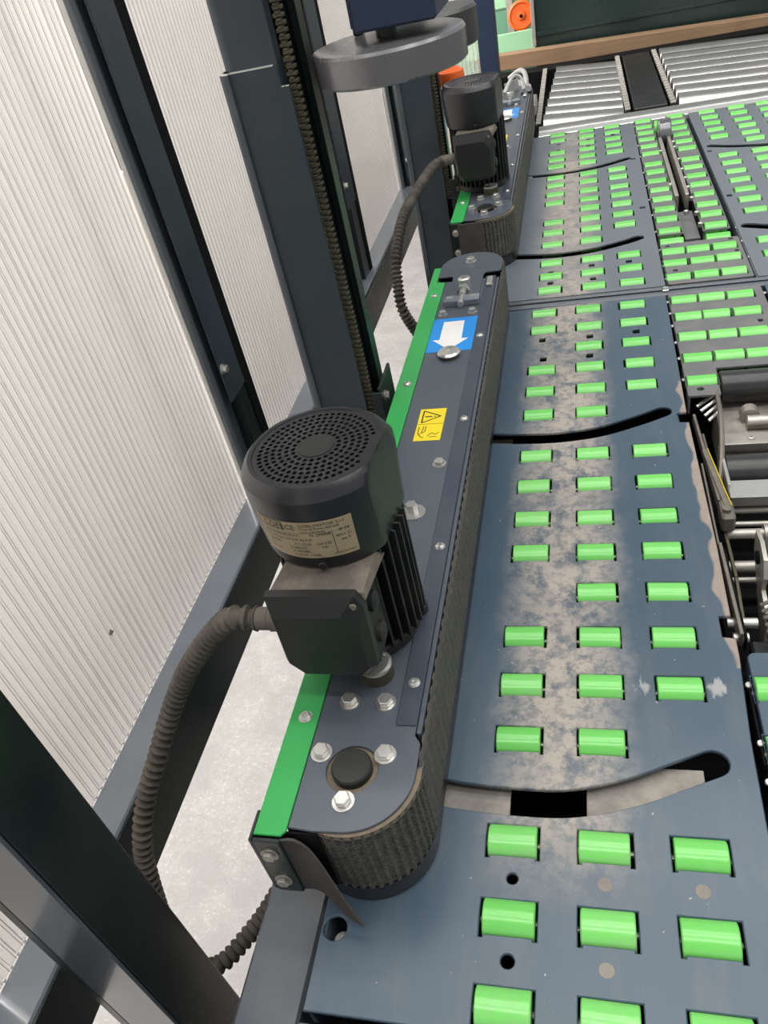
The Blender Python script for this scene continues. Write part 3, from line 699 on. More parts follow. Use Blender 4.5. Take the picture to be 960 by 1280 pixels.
# ------------------------------------------------------------------ motors
def motor():
    o = thing('electric_motor', (-.333, .765, .166), 'near black electric motor with perforated fan cover and cream rating plate', 'motor', 'drive motors')
    cx, cy = -.333, .765; Rc = .1015
    def flatclip(x, y, lim=.0815):      # flattened right-hand flank of the fan cover
        a = math.radians(-6); nx, ny = math.cos(a), math.sin(a); d = (x-cx)*nx+(y-cy)*ny
        if d > lim: x -= nx*(d-lim); y -= ny*(d-lim)
        return x, y
    b = B(); n = 72; prof = [(Rc-.0075, .368), (Rc-.0065, .372), (Rc-.004, .40), (Rc-.0005, .455), (Rc-.0015, .472), (Rc-.0075, .482), (Rc-.0135, .4875), (Rc-.0185, .4875), (Rc-.0195, .4850)]
    rings = []
    for r, z in prof:
        ring = []
        for i in range(n):
            x, y = flatclip(cx+r*math.cos(2*PI*i/n), cy+r*math.sin(2*PI*i/n)); ring.append(b.bm.verts.new((x, y, z)))
        rings.append(ring)
    rin = []
    for r, z in ((Rc-.011, .368), (Rc-.010, .478)):
        rin.append([b.bm.verts.new((*flatclip(cx+r*math.cos(2*PI*i/n), cy+r*math.sin(2*PI*i/n), .0775), z)) for i in range(n)])
    seq = [rin[1], rin[0]]+rings
    for A_, B_ in zip(seq, seq[1:]):
        for i in range(n): b.bm.faces.new((A_[i], A_[(i+1) % n], B_[(i+1) % n], B_[i]))
    fc = b.done('fan_cover', 'plastic', o, 27)
    outl = [flatclip(cx+(Rc-.0190)*math.cos(2*PI*i/n), cy+(Rc-.0190)*math.sin(2*PI*i/n)) for i in range(n)]
    holes = []
    for k, rr in enumerate((.0295, .0382, .0469, .0556, .0643, .0730)):
        cnt = int(round(2*PI*rr/.0088))
        for i in range(cnt):
            a = 2*PI*(i+.5*(k % 2))/cnt; hx, hy = cx+rr*math.cos(a), cy+rr*math.sin(a)
            ca = math.radians(-6)
            if (hx-cx)*math.cos(ca)+(hy-cy)*math.sin(ca) > .069: continue
            holes.append([(hx+.0032*math.cos(t*PI/4+a), hy+.0032*math.sin(t*PI/4+a)) for t in range(8)])
    gm = flat(outl, holes, .4825, .4855, .0003); g = link('grille', gm, 'plastic', fc, 30)
    B().cyl((cx, cy, .4857), (cx, cy, .4863), .0235, 28).done('grille_hub', 'plastic2', fc)
    B().cyl((cx, cy, .445), (cx, cy, .470), .074, 40).done('fan', 'hole', fc)
    for a in (-86, 95):
        ar = math.radians(a); d = Vector((math.cos(ar), math.sin(ar), 0)); B().cyl(Vector((cx, cy, .376))+d*(Rc-.009), Vector((cx, cy, .376))+d*(Rc+.001), .006, 12, bev=.001).done('cover_screw', 'plastic2', fc)
    # finned body
    b = B(); nf = 36; b.cyl((cx, cy, .182), (cx, cy, .372), .066, 40)
    for i in range(nf):
        a = 2*PI*i/nf
        b.box((cx+.060, cy-.0016, .188), (cx+.090, cy+.0016, .370), rot=Matrix.Rotation(a, 3, 'Z'), about=(cx, cy, .27))
    b.done('finned_body', 'motorbody', o, 30)
    b = B(); b.cyl((cx, cy, .166), (cx, cy, .186), .080, 40, bev=.003)
    for a in (15, 105, 195, 285):
        ar = math.radians(a); b.cyl((cx+.080*math.cos(ar), cy+.080*math.sin(ar), .166), (cx+.080*math.cos(ar), cy+.080*math.sin(ar), .182), .012, 14)
    b.done('mounting_flange', 'motorbody', o)
    # terminal box, facing the viewer
    bx = [(-.392, .700), (-.392, .640), (-.385, .634), (-.283, .634), (-.277, .640), (-.277, .700)]
    tb = B().prism(bx, .228, .350).done('terminal_box', 'motorbody', o)
    b = B(); q = [b.bm.verts.new(p) for p in ((-.396, .632, .350), (-.270, .632, .350), (-.262, .715, .350), (-.388, .715, .350), (-.394, .634, .360), (-.272, .634, .360), (-.268, .700, .3665), (-.382, .700, .3665))]
    for f in ((0, 1, 2, 3), (4, 5, 6, 7), (0, 1, 5, 4), (1, 2, 6, 5), (2, 3, 7, 6), (3, 0, 4, 7)): b.bm.faces.new([q[i] for i in f])
    b.done('dusty_ledge', 'dusty', tb)
    fn = lambda x, z, y: (x, y, z)
    li = [(-.397, .250), (-.376, .224), (-.290, .224), (-.274, .243), (-.271, .348), (-.280, .366), (-.395, .366)]
    l2 = [(-.388, .256), (-.371, .236), (-.294, .236), (-.283, .248), (-.282, .318), (-.300, .341), (-.388, .341)]
    b = B(); b.prism(li, .622, .634, fn)
    lo = [b.bm.verts.new((x, .622, z)) for x, z in li]; hi = [b.bm.verts.new((x, .610, z)) for x, z in l2]
    for i in range(7): b.bm.faces.new((lo[i], lo[(i+1) % 7], hi[(i+1) % 7], hi[i]))
    b.bm.faces.new(hi)
    lid = b.done('box_lid', 'plastic2', tb, 20)
    for x, z in ((-.284, .351),): B().cyl((x, .617, z), (x, .624, z), .0052, 12, bev=.001).done('lid_screw', 'gland', tb)
    for z in (.318, .262): B().lathe((-.277, .662, z), [(.014, 0), (.014, .006), (.010, .009), (0, .0095)], 18, (1, 0, 0), cap=False).done('blanking_plug', 'motorbody', tb)
    gl = B(); y = .655; z = .292
    gl.cyl((-.392, y, z), (-.403, y, z), .0165, 14).cyl((-.403, y, z), (-.418, y, z), .0175, 12, bev=.002).cyl((-.418, y, z), (-.440, y, z), .0155, 18, bev=.001)
    gl.done('cable_gland', 'gland', tb)
    return o, fc
mt1, fc1 = motor()
mt2 = copy_tree(mt1); tag(mt2, 'far black electric motor with dusty grille on the far belt unit', 'motor', 'drive motors')
# rating plate wrapped round the near fan cover
cx, cy, RP = -.333, .765, .0995
A0, A1, Z0, Z1 = math.radians(-133), math.radians(-57), .386, .446
def wrap(u, v, r):
    a = A0+(A1-A0)*u; r = r-.0025+.0038*v; return (cx+r*math.cos(a), cy+r*math.sin(a), Z0+(Z1-Z0)*v)
b = B(); nn = 24; R1 = [b.bm.verts.new(wrap(i/nn, 0, RP)) for i in range(nn+1)]; R2 = [b.bm.verts.new(wrap(i/nn, 1, RP)) for i in range(nn+1)]
for i in range(nn): b.bm.faces.new((R1[i], R1[i+1], R2[i+1], R2[i]))
bmesh.ops.solidify(b.bm, geom=b.bm.faces[:], thickness=.0008)
rp = b.done('rating_plate', 'plate_label', fc1, 60); tag(rp, 'cream rating plate with black print')
Wd = (A1-A0)*RP; Hd = Z1-Z0
def put(txt, u, v, size, sx=1.0):
    me = text_mesh(txt, size)
    for vtx in me.vertices:
        x, y = vtx.co.x*sx, vtx.co.y; vtx.co = wrap(u+x/Wd, v+y/Hd, RP+.0006)
    return me
bmj = bmesh.new()
for a in [("COEL", .105, .80, .0115, 1.15), ("CE", .36, .80, .0115, .95), ("COEL MOTOR S.r.l.", .50, .88, .0062, 1.1), ("Torre de' Roveri (BG) Italy", .50, .80, .0045, 1), ("www.coel-motor", .50, .72, .0045, 1),
          ("3~ Mot. H63-B4 (M) B14 S1", .03, .62, .0055, .95), ("N. 299908", .58, .62, .0062, 1), ("IP 54", .86, .66, .0062, 1),
          ("50 Hz  1370 rpm  kW 0.18  Hp 0.25", .04, .50, .0052, .95), ("V. 230/400", .06, .38, .0055, 1), ("A 1.1/0.65", .40, .38, .0055, 1), ("cosf 0.70", .62, .38, .0052, 1), ("SERV. S1", .82, .52, .0055, 1), ("Iso. F", .86, .40, .0055, 1),
          ("60 Hz", .07, .27, .0052, 1), ("V 265/277", .34, .27, .0055, 1), ("Y/D", .66, .27, .0052, 1), ("V 440/480", .36, .17, .0055, 1), ("rpm 1650", .07, .17, .0052, 1), ("0.18 kW  -  0.6A", .36, .07, .0052, 1), ("MADE IN ITALY", .76, .07, .0042, 1)]:
    me = put(*a); bmj.from_mesh(me); bpy.data.meshes.remove(me)
def bar(u0, v0, u1, v1):
    k = 8
    for i in range(k):
        a_, b_ = u0+(u1-u0)*i/k, u0+(u1-u0)*(i+1)/k
        bmj.faces.new([bmj.verts.new(wrap(*q, RP+.0006)) for q in ((a_, v0), (b_, v0), (b_, v1), (a_, v1))])
bar(.03, .77, .34, .785); bar(.03, .965, .34, .98); bar(.03, .77, .04, .98); bar(.33, .77, .34, .98); bar(.02, .695, .98, .70); bar(.79, .10, .795, .70)
me = bpy.data.meshes.new('plate_text'); bmj.to_mesh(me); bmj.free(); pt = link('plate_text', me, 'ink', fc1, 0); pt.parent = fc1
rebase(mt1); rebase(mt2); mt2.location.y += 1.998

# ------------------------------------------------------------------ corrugated hoses
def hose(name, pts, r, mat, label, cat='hose', pitch=.0150):
    P = resample(catmull(pts, 14), pitch/4)
    b = B().tube(P, lambda i: r*(1.12, 1.05, .77, .79)[i % 4], 12)
    o = b.done(name, mat, None, 35); return tag(o, label, cat)
hose('corrugated_hose', [(-.436, .655, .292), (-.475, .655, .291), (-.53, .668, .238), (-.59, .675, .168), (-.635, .680, .105), (-.675, .665, .040), (-.705, .632, -.020), (-.735, .600, -.080), (-.752, .565, -.140), (-.765, .54, -.22), (-.765, .50, -.36), (-.74, .475, -.43), (-.68, .480, -.425), (-.63, .525, -.40), (-.585, .57, -.36), (-.54, .62, -.30), (-.50, .68, -.22)], .0158, 'hose',
     'dusty grey corrugated hose arching from the near motor down behind the foreground post')
hose('corrugated_hose', [(-.436, 2.653, .292), (-.468, 2.61, .287), (-.503, 2.46, .264), (-.527, 2.31, .236), (-.540, 2.205, .172), (-.541, 2.165, .112), (-.532, 2.122, .044), (-.512, 2.138, -.032), (-.490, 2.16, -.10), (-.484, 2.19, -.19), (-.484, 2.22, -.32)], .0155, 'hose_dark',
     'dark corrugated hose curving down from the far motor behind the green strip', pitch=.0135)

# ------------------------------------------------------------------ enclosure: rail, posts, panels
XW = -.955; ZRL = -.25
o = B().box((-.957, -1.2, -.41), (-.876, 6.4, ZRL), .004).done('bottom_rail', 'rail_sheen_grey'); B().box((-.8755, -1.2, -.412), (-.870, 6.4, ZRL-.004), .001).done('front_face_shade', 'paint_dark', o); tag(o, 'slate square tube rail under the polycarbonate panels, running along the left', 'rail')  # pale tube and dark front sheet put the rail's reflections into colour
def panel(y0, y1, label, clear=None):
    o = thing('polycarbonate_panel', (XW, (y0+y1)/2, ZRL), label, 'wall panel')
    B().box((XW-.020, y0, ZRL), (XW-.0015, y1, 2.2)).done('sheet', 'poly', o)
    b = B(); y = y0+.01
    while y < y1-.01: b.box((XW-.0015, y, ZRL), (XW-.0004, y+.0012, 2.2)); b.box((XW-.0015, y+.0062+random.uniform(-.001, .001), ZRL), (XW-.0010, y+.0072, 2.2)); y += .0205
    r = b.done('rib', 'rib', o, 0); tag(r, kind='stuff')
    b = B(); y = y0+.01
    while y < y1: b.box((XW-.0012, y+.004, ZRL-.0), (XW+.0012, y+.0085, ZRL+.006)); y += .0205
    r = b.done('rib_end', 'white', o, 0); tag(r, kind='stuff')
    return rebase(o)
panel(-1.1, .33, 'translucent ribbed panel at bottom left, left of the foreground post')
panel(.34, 1.62, 'large translucent ribbed panel filling the upper left, left of the first frame post')
def splat(o, y, z, r):
    for k in range(5):
        a = random.uniform(0, 6.28); q = random.uniform(0, r); rr = r*random.uniform(.25, .5)
        c = (XW+.0002, y+q*math.cos(a), z+1.6*q*math.sin(a)); B().cyl(c, (c[0]+.0006, c[1], c[2]), rr, 9).done('dried_stain', 'stain', o, 0)
pn = [x for x in SC.objects if x.name.startswith('polycarbonate_panel')][-1]
splat(pn, .932, -.053, .007)
for ch in pn.children:
    if ch.name.startswith('dried_stain'): ch.location -= pn.location
panel(1.79, 3.03, 'translucent ribbed panel between the first frame post and the near mast')
panel(3.24, 4.24, 'translucent ribbed panel behind the near mast, left of the far mast')
# clear panel closing the far end
o = thing('clear_panel', (-.7, 4.93, -.25), 'narrow see-through ribbed panel beyond the far mast, in front of the timber', 'wall panel')
B().box((-.93, 4.925, -.25), (-.47, 4.929, 1.2)).done('sheet', 'clear', o)
b = B()
for i in range(20): b.box((-.92+.023*i, 4.9215, -.25), (-.9175+.023*i, 4.9245, 1.2))
tag(b.done('rib', 'rib', o, 0), kind='stuff'); rebase(o)

def frame_post(y0, y1, label, zb):
    o = thing('frame_post', (-.93, (y0+y1)/2, ZRL), label, 'post')
    B().box((-.953, y0+.045, ZRL), (-.905, y1, 2.4), .003).done('post_tube', 'paint_dark', o)
    B().box((-.953, y0+.010, ZRL), (-.928, y0+.044, 2.4), .002).done('edge_profile', 'paint_rail', o)
    B().box((-.952, y0-.012, ZRL), (-.940, y0+.004, 2.4), .001).done('glazing_bead', 'alu', o)
    B().box((-.9045, y0+.0, zb), (-.899, y1-.052, 2.4), .001).done('cover_flange', 'paint_post', o)
    B().box((-.9045, y1-.045, ZRL), (-.902, y1-.002, 2.4)).done('seal_strip', 'hole', o)
    k = B().hexbolt((-.899, y0+.012, zb+.092), .010, .012, (1, 0, 0)).done('flange_bolt', 'steel', o)
    return rebase(o)
frame_post(1.628, 1.786, 'dark frame post between the first and second ribbed panels', .055)
frame_post(3.045, 3.225, 'dark frame post to the right of the near mast, between ribbed panels', .055)
frame_post(4.25, 4.38, 'dark frame post close to the left of the far mast, behind the hose', -.2)
# foreground post
o = thing('foreground_post', (-.67, .38, -1.0), 'large dark square post cutting across the bottom left corner', 'post')
B().box((-.72, .332, -1.0), (-.62, .433, 2.3), .004, 2).done('post_tube', 'paint_dark', o)
B().box((-.715, .3265, -1.0), (-.6235, .3318, 2.3), .001).done('lit_front_sheet', 'paint_rail', o)  # lighter sheet puts the ambient light on this face into its colour
B().box((-.738, .329, -1.0), (-.7212, .362, 2.3), .001).done('back_flange', 'paint_dark', o)
rebase(o)

# ------------------------------------------------------------------ masts
def mast(Y, label, top=True):
    o = thing('mast', (-.51, Y, -1.0), label, 'mast', 'lifting masts')
    def C(x0, x1, y0, y1, t, lip, r=.018):
        outp = []; 
        P = [(x1, y0+lip), (x1, y0)]+[(x0+r-r*math.cos(a), y0+r-r*math.sin(a)) for a in (math.radians(90), math.radians(60), math.radians(30), 0)]
        P += [(x0+r-r*math.cos(a), y1-r+r*math.sin(a)) for a in (0, math.radians(30), math.radians(60), math.radians(90))]+[(x1, y1), (x1, y1-lip)]
        return P
    p = C(-.585, -.470, Y, Y+.150, .006, .004)
    b = B(); b.wall(p[:-1][2:][::-1], -1.0, .812, .006)
    fx = lambda x, z, y: (x, y, z)
    b.prism([(-.568, -1.0), (-.4695, -1.0), (-.4695, .777), (-.476, .781), (-.4825, .779), (-.4835, .806), (-.490, .812), (-.568, .812)], Y-.0005, Y+.0055, fx)
    b.done('sleeve', 'paint_post', o, 30)
    B().wall(p[:-1][2:][::-1], .8122, .8142, .006).box((-.568, Y-.0005, .8122), (-.489, Y+.0055, .8142)).box((-.4825, Y-.0005, .7796), (-.4695, Y+.0055, .7812)).done('cut_edge', 'alu', o)
    q = C(-.576, -.483, Y+.010, Y+.140, .005, .012)
    B().wall(q[::-1], -1.0, 2.1, .005).done('inner_channel', 'paint_post', o, 30)
    B().box((-.4800, Y+.022, -.98), (-.4755, Y+.030, .82)).done('chain_guide', 'paint_dark', o)
    # chain in the channel mouth
    b = B(); z = .12; i = 0
    while z < 1.25:
        b.box((-.472+.002*(i % 2), Y+.008, z), (-.4535, Y+.0185, z+.0060), .0010); b.box((-.467, Y+.006, z+.0060), (-.459, Y+.017, z+.0095)); z += .0105; i += 1
    tag(b.done('chain', 'chain', o, 0), 'greasy roller chain', kind='stuff')
    B().box((-.565, Y+.040, -1.0), (-.474, Y+.120, 2.1)).done('back_filler', 'hole', o)
    B().box((-.472, Y+.096, -1.0), (-.458, Y+.134, 2.1), .001).done('rear_rail', 'paint_dark', o)
    # foot bracket
    B().box((-.451, Y-.012, -.013), (-.428, Y-.006, .19), .001).box((-.434, Y-.008, -.013), (-.428, Y+.10, .20), .001).done('foot_bracket', 'paint_dark', o)
    for yy, zz in ((Y+.02, .165), (Y+.03, .105)): B().hexbolt((-.428, yy, zz), .009, .006, (1, 0, 0)).done('bracket_bolt', 'steel_dull', o)
    B().box((-.535, Y+.03, .98), (-.462, Y+.12, 1.0)).done('cross_tie', 'paint_post', o)
    return rebase(o)
mast(1.40, 'near slate mast with light cut sleeve edge and chain, behind the near motor')
mast(2.80, 'far dark mast under the round casings, left of the far motor')
o = B().box((-.535, 4.90, -1.0), (-.435, 5.0, 2.2), .003).done('column', 'navy'); tag(o, 'blue upright column behind the far motor', 'post')

# ------------------------------------------------------------------ casings hanging over the masts
o = thing('round_casing', (-.318, 1.5, .74), 'large grey round casing hanging above the near belt unit', 'pulley casing')
B().lathe((-.313, 1.5, .757), [(.125, 0), (.131, .004), (.132, .046), (.129, .051), (.120, .0535), (.04, .0538), (0, .0538)], 56, cap=False).done('casing', 'grey_casing', o, 30)
B().cyl((-.313, 1.5, .7568), (-.313, 1.5, .7570), .125, 56).done('casing_underside', 'grey_dark', o)
B().cyl((-.313, 1.5, .8108), (-.313, 1.5, .8295), .018, 16).done('shaft', 'grey_dark', o)
B().box((-.385, 1.56, .811), (-.368, 1.58, .85), .002).done('switch', 'paint_dark', o); rebase(o)
o = B().box((-.350, 1.42, .830), (-.214, 1.60, 1.15), .004).box((-.360, 1.45, .835), (-.3505, 1.55, .90), .001).done('beam_head', 'navy'); tag(o, 'navy blue square beam end above the large grey casing', 'beam')
o = thing('round_casing', (-.2, 1.95, .75), 'smaller dark round casing partly behind the navy beam', 'pulley casing')
B().lathe((-.305, 1.95, .712), [(.09, 0), (.096, .004), (.097, .066), (.092, .072), (.0, .073)], 48, cap=False).done('casing', 'grey_dark', o, 30); rebase(o)
o = thing('orange_part', (-.33, 3.0, .5), 'orange rounded plastic part just below the grey casing', 'machine part')
B().lathe((-.43, 3.0, .428), [(.0, 0), (.036, .006), (.047, .03), (.045, .055), (.022, .068), (0, .070)], 20, cap=False).done('shell', 'orange', o, 50)
B().cyl((-.43, 3.0, .495), (-.43, 3.0, .54), .014, 12).done('stem', 'steel_dull', o); rebase(o)

# ------------------------------------------------------------------ taping head in the right hand opening
o = thing('taping_head', (.33, 1.25, -.25), 'steel taping mechanism in the opening at the right edge, between the roller panels', 'machine head')
B().box((.225, .88, -.20), (.44, 1.59, -.19)).done('bed_plate', 'hole', o)
B().cyl((.281, 1.662, -.022), (.46, 1.662, -.022), .037, 28, bev=.002).done('press_roller', 'black_roller', o)
k = B().tube(catmull([(.276, 1.70, -.01), (.268, 1.60, -.004), (.262, 1.50, .0), (.252, 1.40, -.02), (.236, 1.30, -.05)], 6), .0055, 8).done('curved_arm', 'steel_dirty', o)
B().box((.272, 1.53, -.16), (.46, 1.665, -.065), .003).done('dusty_block', 'under', o)
B().cyl((.335, 1.60, -.05), (.335, 1.575, -.05), .020, 14).cyl((.325, 1.555, -.05), (.40, 1.555, -.05), .016, 16).done('latch', 'steel_dull', o)
k = B().box((.262, 1.462, -.06), (.46, 1.502, -.04), .002).done('cross_bar', 'steel_dull', o)
B().screw((.322, 1.482, -.04), .007, .003).done('bar_screw', 'steel_dull', k)
B().cyl((.258, 1.385, -.058), (.46, 1.385, -.058), .038, 26).done('lower_roller', 'black_roller', o)
B().box((.249, 1.30, -.09), (.256, 1.43, -.02), .001).done('roller_cheek', 'steel', o)
B().box((.250, 1.272, -.055), (.46, 1.325, -.030), .002).done('cross_bar', 'steel', o)
for y, z, r in ((1.285, -.074, .0085), (1.255, -.085, .006), (1.198, -.06, .010), (1.15, -.10, .012), (1.115, -.10, .006)):
    B().cyl((.236, y, z), (.46, y, z), r, 12).done('cross_shaft', 'steel_dull', o)
B().cyl((.30, 1.198, -.06), (.307, 1.198, -.06), .018, 14).done('collar', 'steel_dull', o)
B().box((.224, 1.185, -.045), (.248, 1.24, -.008), .004).cyl((.234, 1.205, -.008), (.234, 1.205, -.001), .008, 10).done('hinge_block', 'steel_dirty', o)
def blade(pts, w_, t_, nm, mt_):
    pts = [Vector(p) for p in pts]; b = B()
    for a_, b_ in zip(pts, pts[1:]):
        d = b_-a_; q = d.to_track_quat('Y', 'Z').to_matrix(); c = (a_+b_)/2
        b.box(c-Vector((t_/2, d.length/2, w_/2)), c+Vector((t_/2, d.length/2, w_/2)), .0008, rot=q)
    return b.done(nm, mt_, o)
blade([(.213, 1.54, -.02), (.219, 1.39, -.02), (.226, 1.24, -.02)], .02, .006, 'side_blade', 'steel_dirty')
blade([(.228, 1.50, -.05), (.233, 1.28, -.05)], .03, .005, 'side_blade', 'steel_dirty')
blade([(.219, 1.40, -.008), (.238, 1.215, -.008)], .004, .012, 'pull_bar', 'steel_dirty')
blade([(.2235, 1.40, -.004), (.2435, 1.215, -.004)], .003, .0016, 'yellow_cord', 'yellow')
blade([(.2085, 1.36, -.03), (.2085, 1.10, -.03)], .04, .004, 'side_blade', 'steel_dirty')
blade([(.209, 1.11, -.015), (.2135, .895, -.015)], .03, .006, 'side_blade', 'steel_dirty')
blade([(.217, 1.11, -.03), (.222, .90, -.03)], .03, .004, 'side_blade', 'hole')
blade([(.232, 1.20, -.05), (.236, 1.08, -.06), (.236, .98, -.08)], .008, .006, 'link_rod', 'chain')
B().cyl((.200, .945, -.03), (.246, .945, -.03), .009, 12).cyl((.205, .912, -.03), (.228, .912, -.03), .009, 12).done('pivot_pin', 'steel', o)
b = B(); fnx = lambda y, z, x: (x, y, z)
b.prism([(1.14, .0), (1.10, .008), (1.06, .0), (1.045, -.03), (1.05, -.06), (1.005, -.07), (.98, -.14), (1.005, -.15), (1.09, -.08), (1.135, -.04)], .272, .279, fnx)
cp_ = b.done('cam_plate', 'steel_dull', o)
B().cyl((.268, 1.095, -.025), (.272, 1.095, -.025), .012, 14).done('cam_hole', 'hole', cp_)
B().cyl((.2795, 1.09, -.03), (.31, 1.09, -.03), .036, 24, bev=.002).done('hub_wheel', 'grey_dark', o)
B().box((.245, .90, -.16), (.44, .97, -.10), .004).cyl((.27, .90, -.08), (.44, .90, -.08), .018, 14).done('spring_box', 'grey_dark', o)
b = B(); hx = [(.282+.018*math.cos(t*.9), .925+.0022*t, -.06+.018*math.sin(t*.9)) for t in range(0, 44)]
b.tube(hx, .0035, 6); b.done('coil_spring', 'steel_dull', o)
b = B()
for i in range(4): b.tube([(.226+.006*i, 1.60-.02*i, -.03), (.262+.003*i, 1.625-.02*i, -.02)], .004, 6)
b.done('spring_wire', 'steel', o)
rebase(o)

# ------------------------------------------------------------------ far centre rail slot with grey wheel
o = thing('drive_slot', (.32, 3.1, -.08), 'long rail slot with grey roller wheel in the middle of the far decks', 'rail slot')
for x in (.301, .334): B().box((x-.006, 2.86, -.04), (x+.006, 3.56, .012), .0015).done('slot_rail', 'steel_dull', o)
B().box((.298, 2.56, -.035), (.344, 2.80, -.025), .001).done('bracket_plate', 'deck2', o)
B().box((.296, 2.56, -.10), (.346, 3.90, -.09)).done('slot_bed', 'hole', o)
B().cyl((.297, 3.615, .012), (.346, 3.615, .012), .055, 28, bev=.004).done('grey_wheel', 'grey_casing', o)
B().cyl((.292, 3.74, .0), (.344, 3.74, .0), .030, 18).done('green_wheel', 'roller', o)
for x, y in ((.352, 3.50), (.352, 3.43), (.300, 3.40), (.352, 3.27), (.352, 3.15), (.352, 3.05), (.352, 2.95), (.300, 3.0), (.352, 2.84), (.352, 2.70), (.352, 2.60), (.322, 2.72)):
    B().cyl((x-.006, y, -.006), (x-.006, y, .008), .0075, 10, bev=.0015).done('bolt', 'steel', o)
rebase(o)

# ------------------------------------------------------------------ far end: cross tube, chrome roller conveyor
o = thing('end_tube', (.4, 4.05, -.1), 'polished cross tube and white edge strip at the far end of the green rollers', 'tube')
B().cyl((-.20, 4.055, -.058), (1.25, 4.055, -.058), .058, 28).done('cross_tube', 'chrome', o)
B().box((-.20, 3.915, -.03), (1.25, 3.985, -.006), .003).done('edge_strip', 'alu', o); rebase(o)
o = thing('roller_conveyor', (.4, 4.8, -.2), 'chrome roller conveyor with black centre belt beyond the far cross tube', 'roller conveyor')
for i in range(8):
    y = 4.20+.150*i
    B().cyl((-.185+.006*i, y, -.050), (.185+.002*i, y, -.075), .066, 24).done('chrome_roller', 'chrome', o)
for i in range(8):
    y = 4.20+.150*i
    B().cyl((.43, y, -.050), (1.02, y, -.075), .066, 24).done('chrome_roller', 'chrome', o)
B().box((.235, 4.16, -.05), (.385, 5.38, -.012), .004).done('centre_belt', 'plastic2', o)
for x in (.205, .405, -.205):
    B().box((x-.006, 4.13, -.10), (x+.006, 5.40, -.008)).done('side_rail', 'paint_dark', o)
    b = B()
    for i in range(22): b.cyl((x-.012, 4.15+.056*i, -.006), (x+.012, 4.15+.056*i, -.006), .010, 8)
    tag(b.done('drive_sprocket', 'steel_dull', o), kind='stuff')
B().box((-.62, 5.40, -.5), (1.3, 5.54, -.02)).box((-.25, 4.12, -.5), (1.1, 5.399, -.16)).done('dark_gap_fill', 'hole', o)  # black box added to keep the gap under beam and rollers dark
for x in (-.2, 1.0): 
    for y in (4.2, 5.3): B().box((x-.03, y-.03, -1.0), (x+.03, y+.03, -.5)).done('leg', 'paint_dark', o)
rebase(o)

# ------------------------------------------------------------------ background beyond the line
def slab(name, p, q, t, h, mat, label, cat):
    p = Vector(p); q = Vector(q); d = q-p; b = B(); c = (p+q)/2
    ang = d.normalized(); rot = Vector((1, 0, 0)).rotation_difference(ang).to_matrix()
    b.box(c-Vector((d.length/2, t/2, h/2)), c+Vector((d.length/2, t/2, h/2)), .004, rot=rot)
    return tag(b.done(name, mat), label, cat)
slab('timber_beam', (-.62, 5.6, .036), (1.4, 5.6, -.028), .09, .088, 'wood', 'rough brown timber beam lying across the far end of the line', 'timber')
o = thing('container', (.4, 6.0, .1), 'dark green black container resting behind the timber beam', 'container')
b = B(); b.box((-.272, 5.70, -.30), (1.15, 6.5, .60), .01).done('shell', 'container', o)
B().box((-.285, 5.685, .068), (-.262, 5.699, .60), .002).done('corner_post', 'steel_dull', o)
B().box((-.255, 5.690, .115), (1.14, 5.699, .140), .003).done('lower_rim', 'container', o); rebase(o)
o = thing('hand_wheel', (-.40, 6.6, .12), 'orange hand wheel on green machinery left of the dark container', 'wheel')
B().lathe((-.400, 6.62, .125), [(.094, 0), (.094, .018), (.080, .026), (.072, .014), (.030, .012), (.026, .030), (.010, .032)], 40, (0.15, -1, .1)).done('wheel_disc', 'orange', o, 30)
B().cyl((-.400, 6.60, .125), (-.396, 6.575, .127), .011, 12).done('hub_hole', 'hole', o)
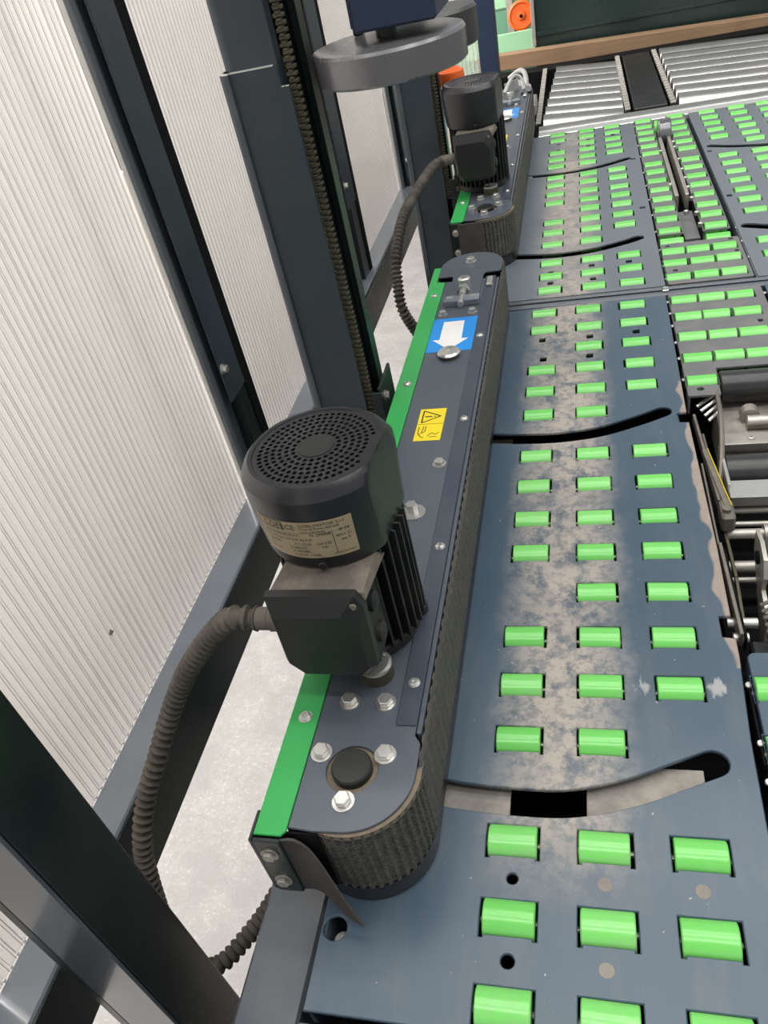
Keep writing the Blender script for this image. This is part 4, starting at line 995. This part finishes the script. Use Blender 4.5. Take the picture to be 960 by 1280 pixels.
B().cyl((-.400, 6.62, .125), (-.400, 7.38, .125), .014, 10).done('axle', 'steel_dull', o); rebase(o)
o = thing('green_machine', (-.5, 7.6, -1.0), 'pale green machinery glimpsed past the blue column', 'machine')
B().box((-1.0, 7.4, -1.0), (.2, 8.2, .08), .01).done('housing', 'green_dk', o)
B().box((-.72, 7.39, .095), (-.2, 7.42, .21), .003).done('green_rail', 'mint', o)
B().box((-.60, 7.40, .22), (-.3, 7.5, .5), .004).done('upper_box', 'green_dk', o)
B().box((-.80, 6.50, -.085), (-.22, 6.53, .046), .003).done('mint_panel', 'mint', o)
B().box((-.55, 7.30, -.9), (-.50, 7.38, .4)).done('pipe_post', 'steel_dull', o)
B().box((-.48, 6.9, .02), (-.27, 7.1, .07), .003).done('white_tray', 'white', o)
B().box((-.75, 6.54, -1.0), (-.70, 7.38, -.1)).done('stand', 'green_dk', o); rebase(o)
# bits beside the far unit
o = thing('cable_tray', (-.36, 4.3, .1), 'bent grey straps and fittings at the far end of the far belt unit', 'bracket')
B().wall([(-.30, 4.40), (-.27, 4.30), (-.235, 4.25), (-.225, 4.12)], .05, .15, .004).done('strap', 'plastic_bag', o)
B().tube(catmull([(-.36, 4.62, .12), (-.30, 4.55, .16), (-.265, 4.40, .16), (-.255, 4.2, .10)], 6), .012, 8).done('hose_end', 'plastic_bag', o)
B().box((-.46, 4.50, .0), (-.28, 4.9, .02), .003).done('shelf', 'hole', o)
B().box((-.33, 4.28, .0), (-.22, 4.50, .05), .004).done('housing', 'steel_dull', o); rebase(o)

# what lies behind the translucent panels and the far hall
o = B().box((-3.05, -3, -1.0), (-3.0, 12, -.13)).done('wall_left', 'cream_wall'); tag(o, kind='structure')
o = B().box((-7, 11.0, -1.0), (8, 11.1, 2.4)).done('wall_far', 'cream_wall'); tag(o, kind='structure')

# ------------------------------------------------------------------ to metres
done_mesh = set()
for o in SC.objects:
    if o.type in ('MESH', 'EMPTY'):
        o.location = o.location*S
        if o.type == 'MESH' and o.data.name not in done_mesh:
            done_mesh.add(o.data.name); o.data.transform(Matrix.Scale(S, 4))
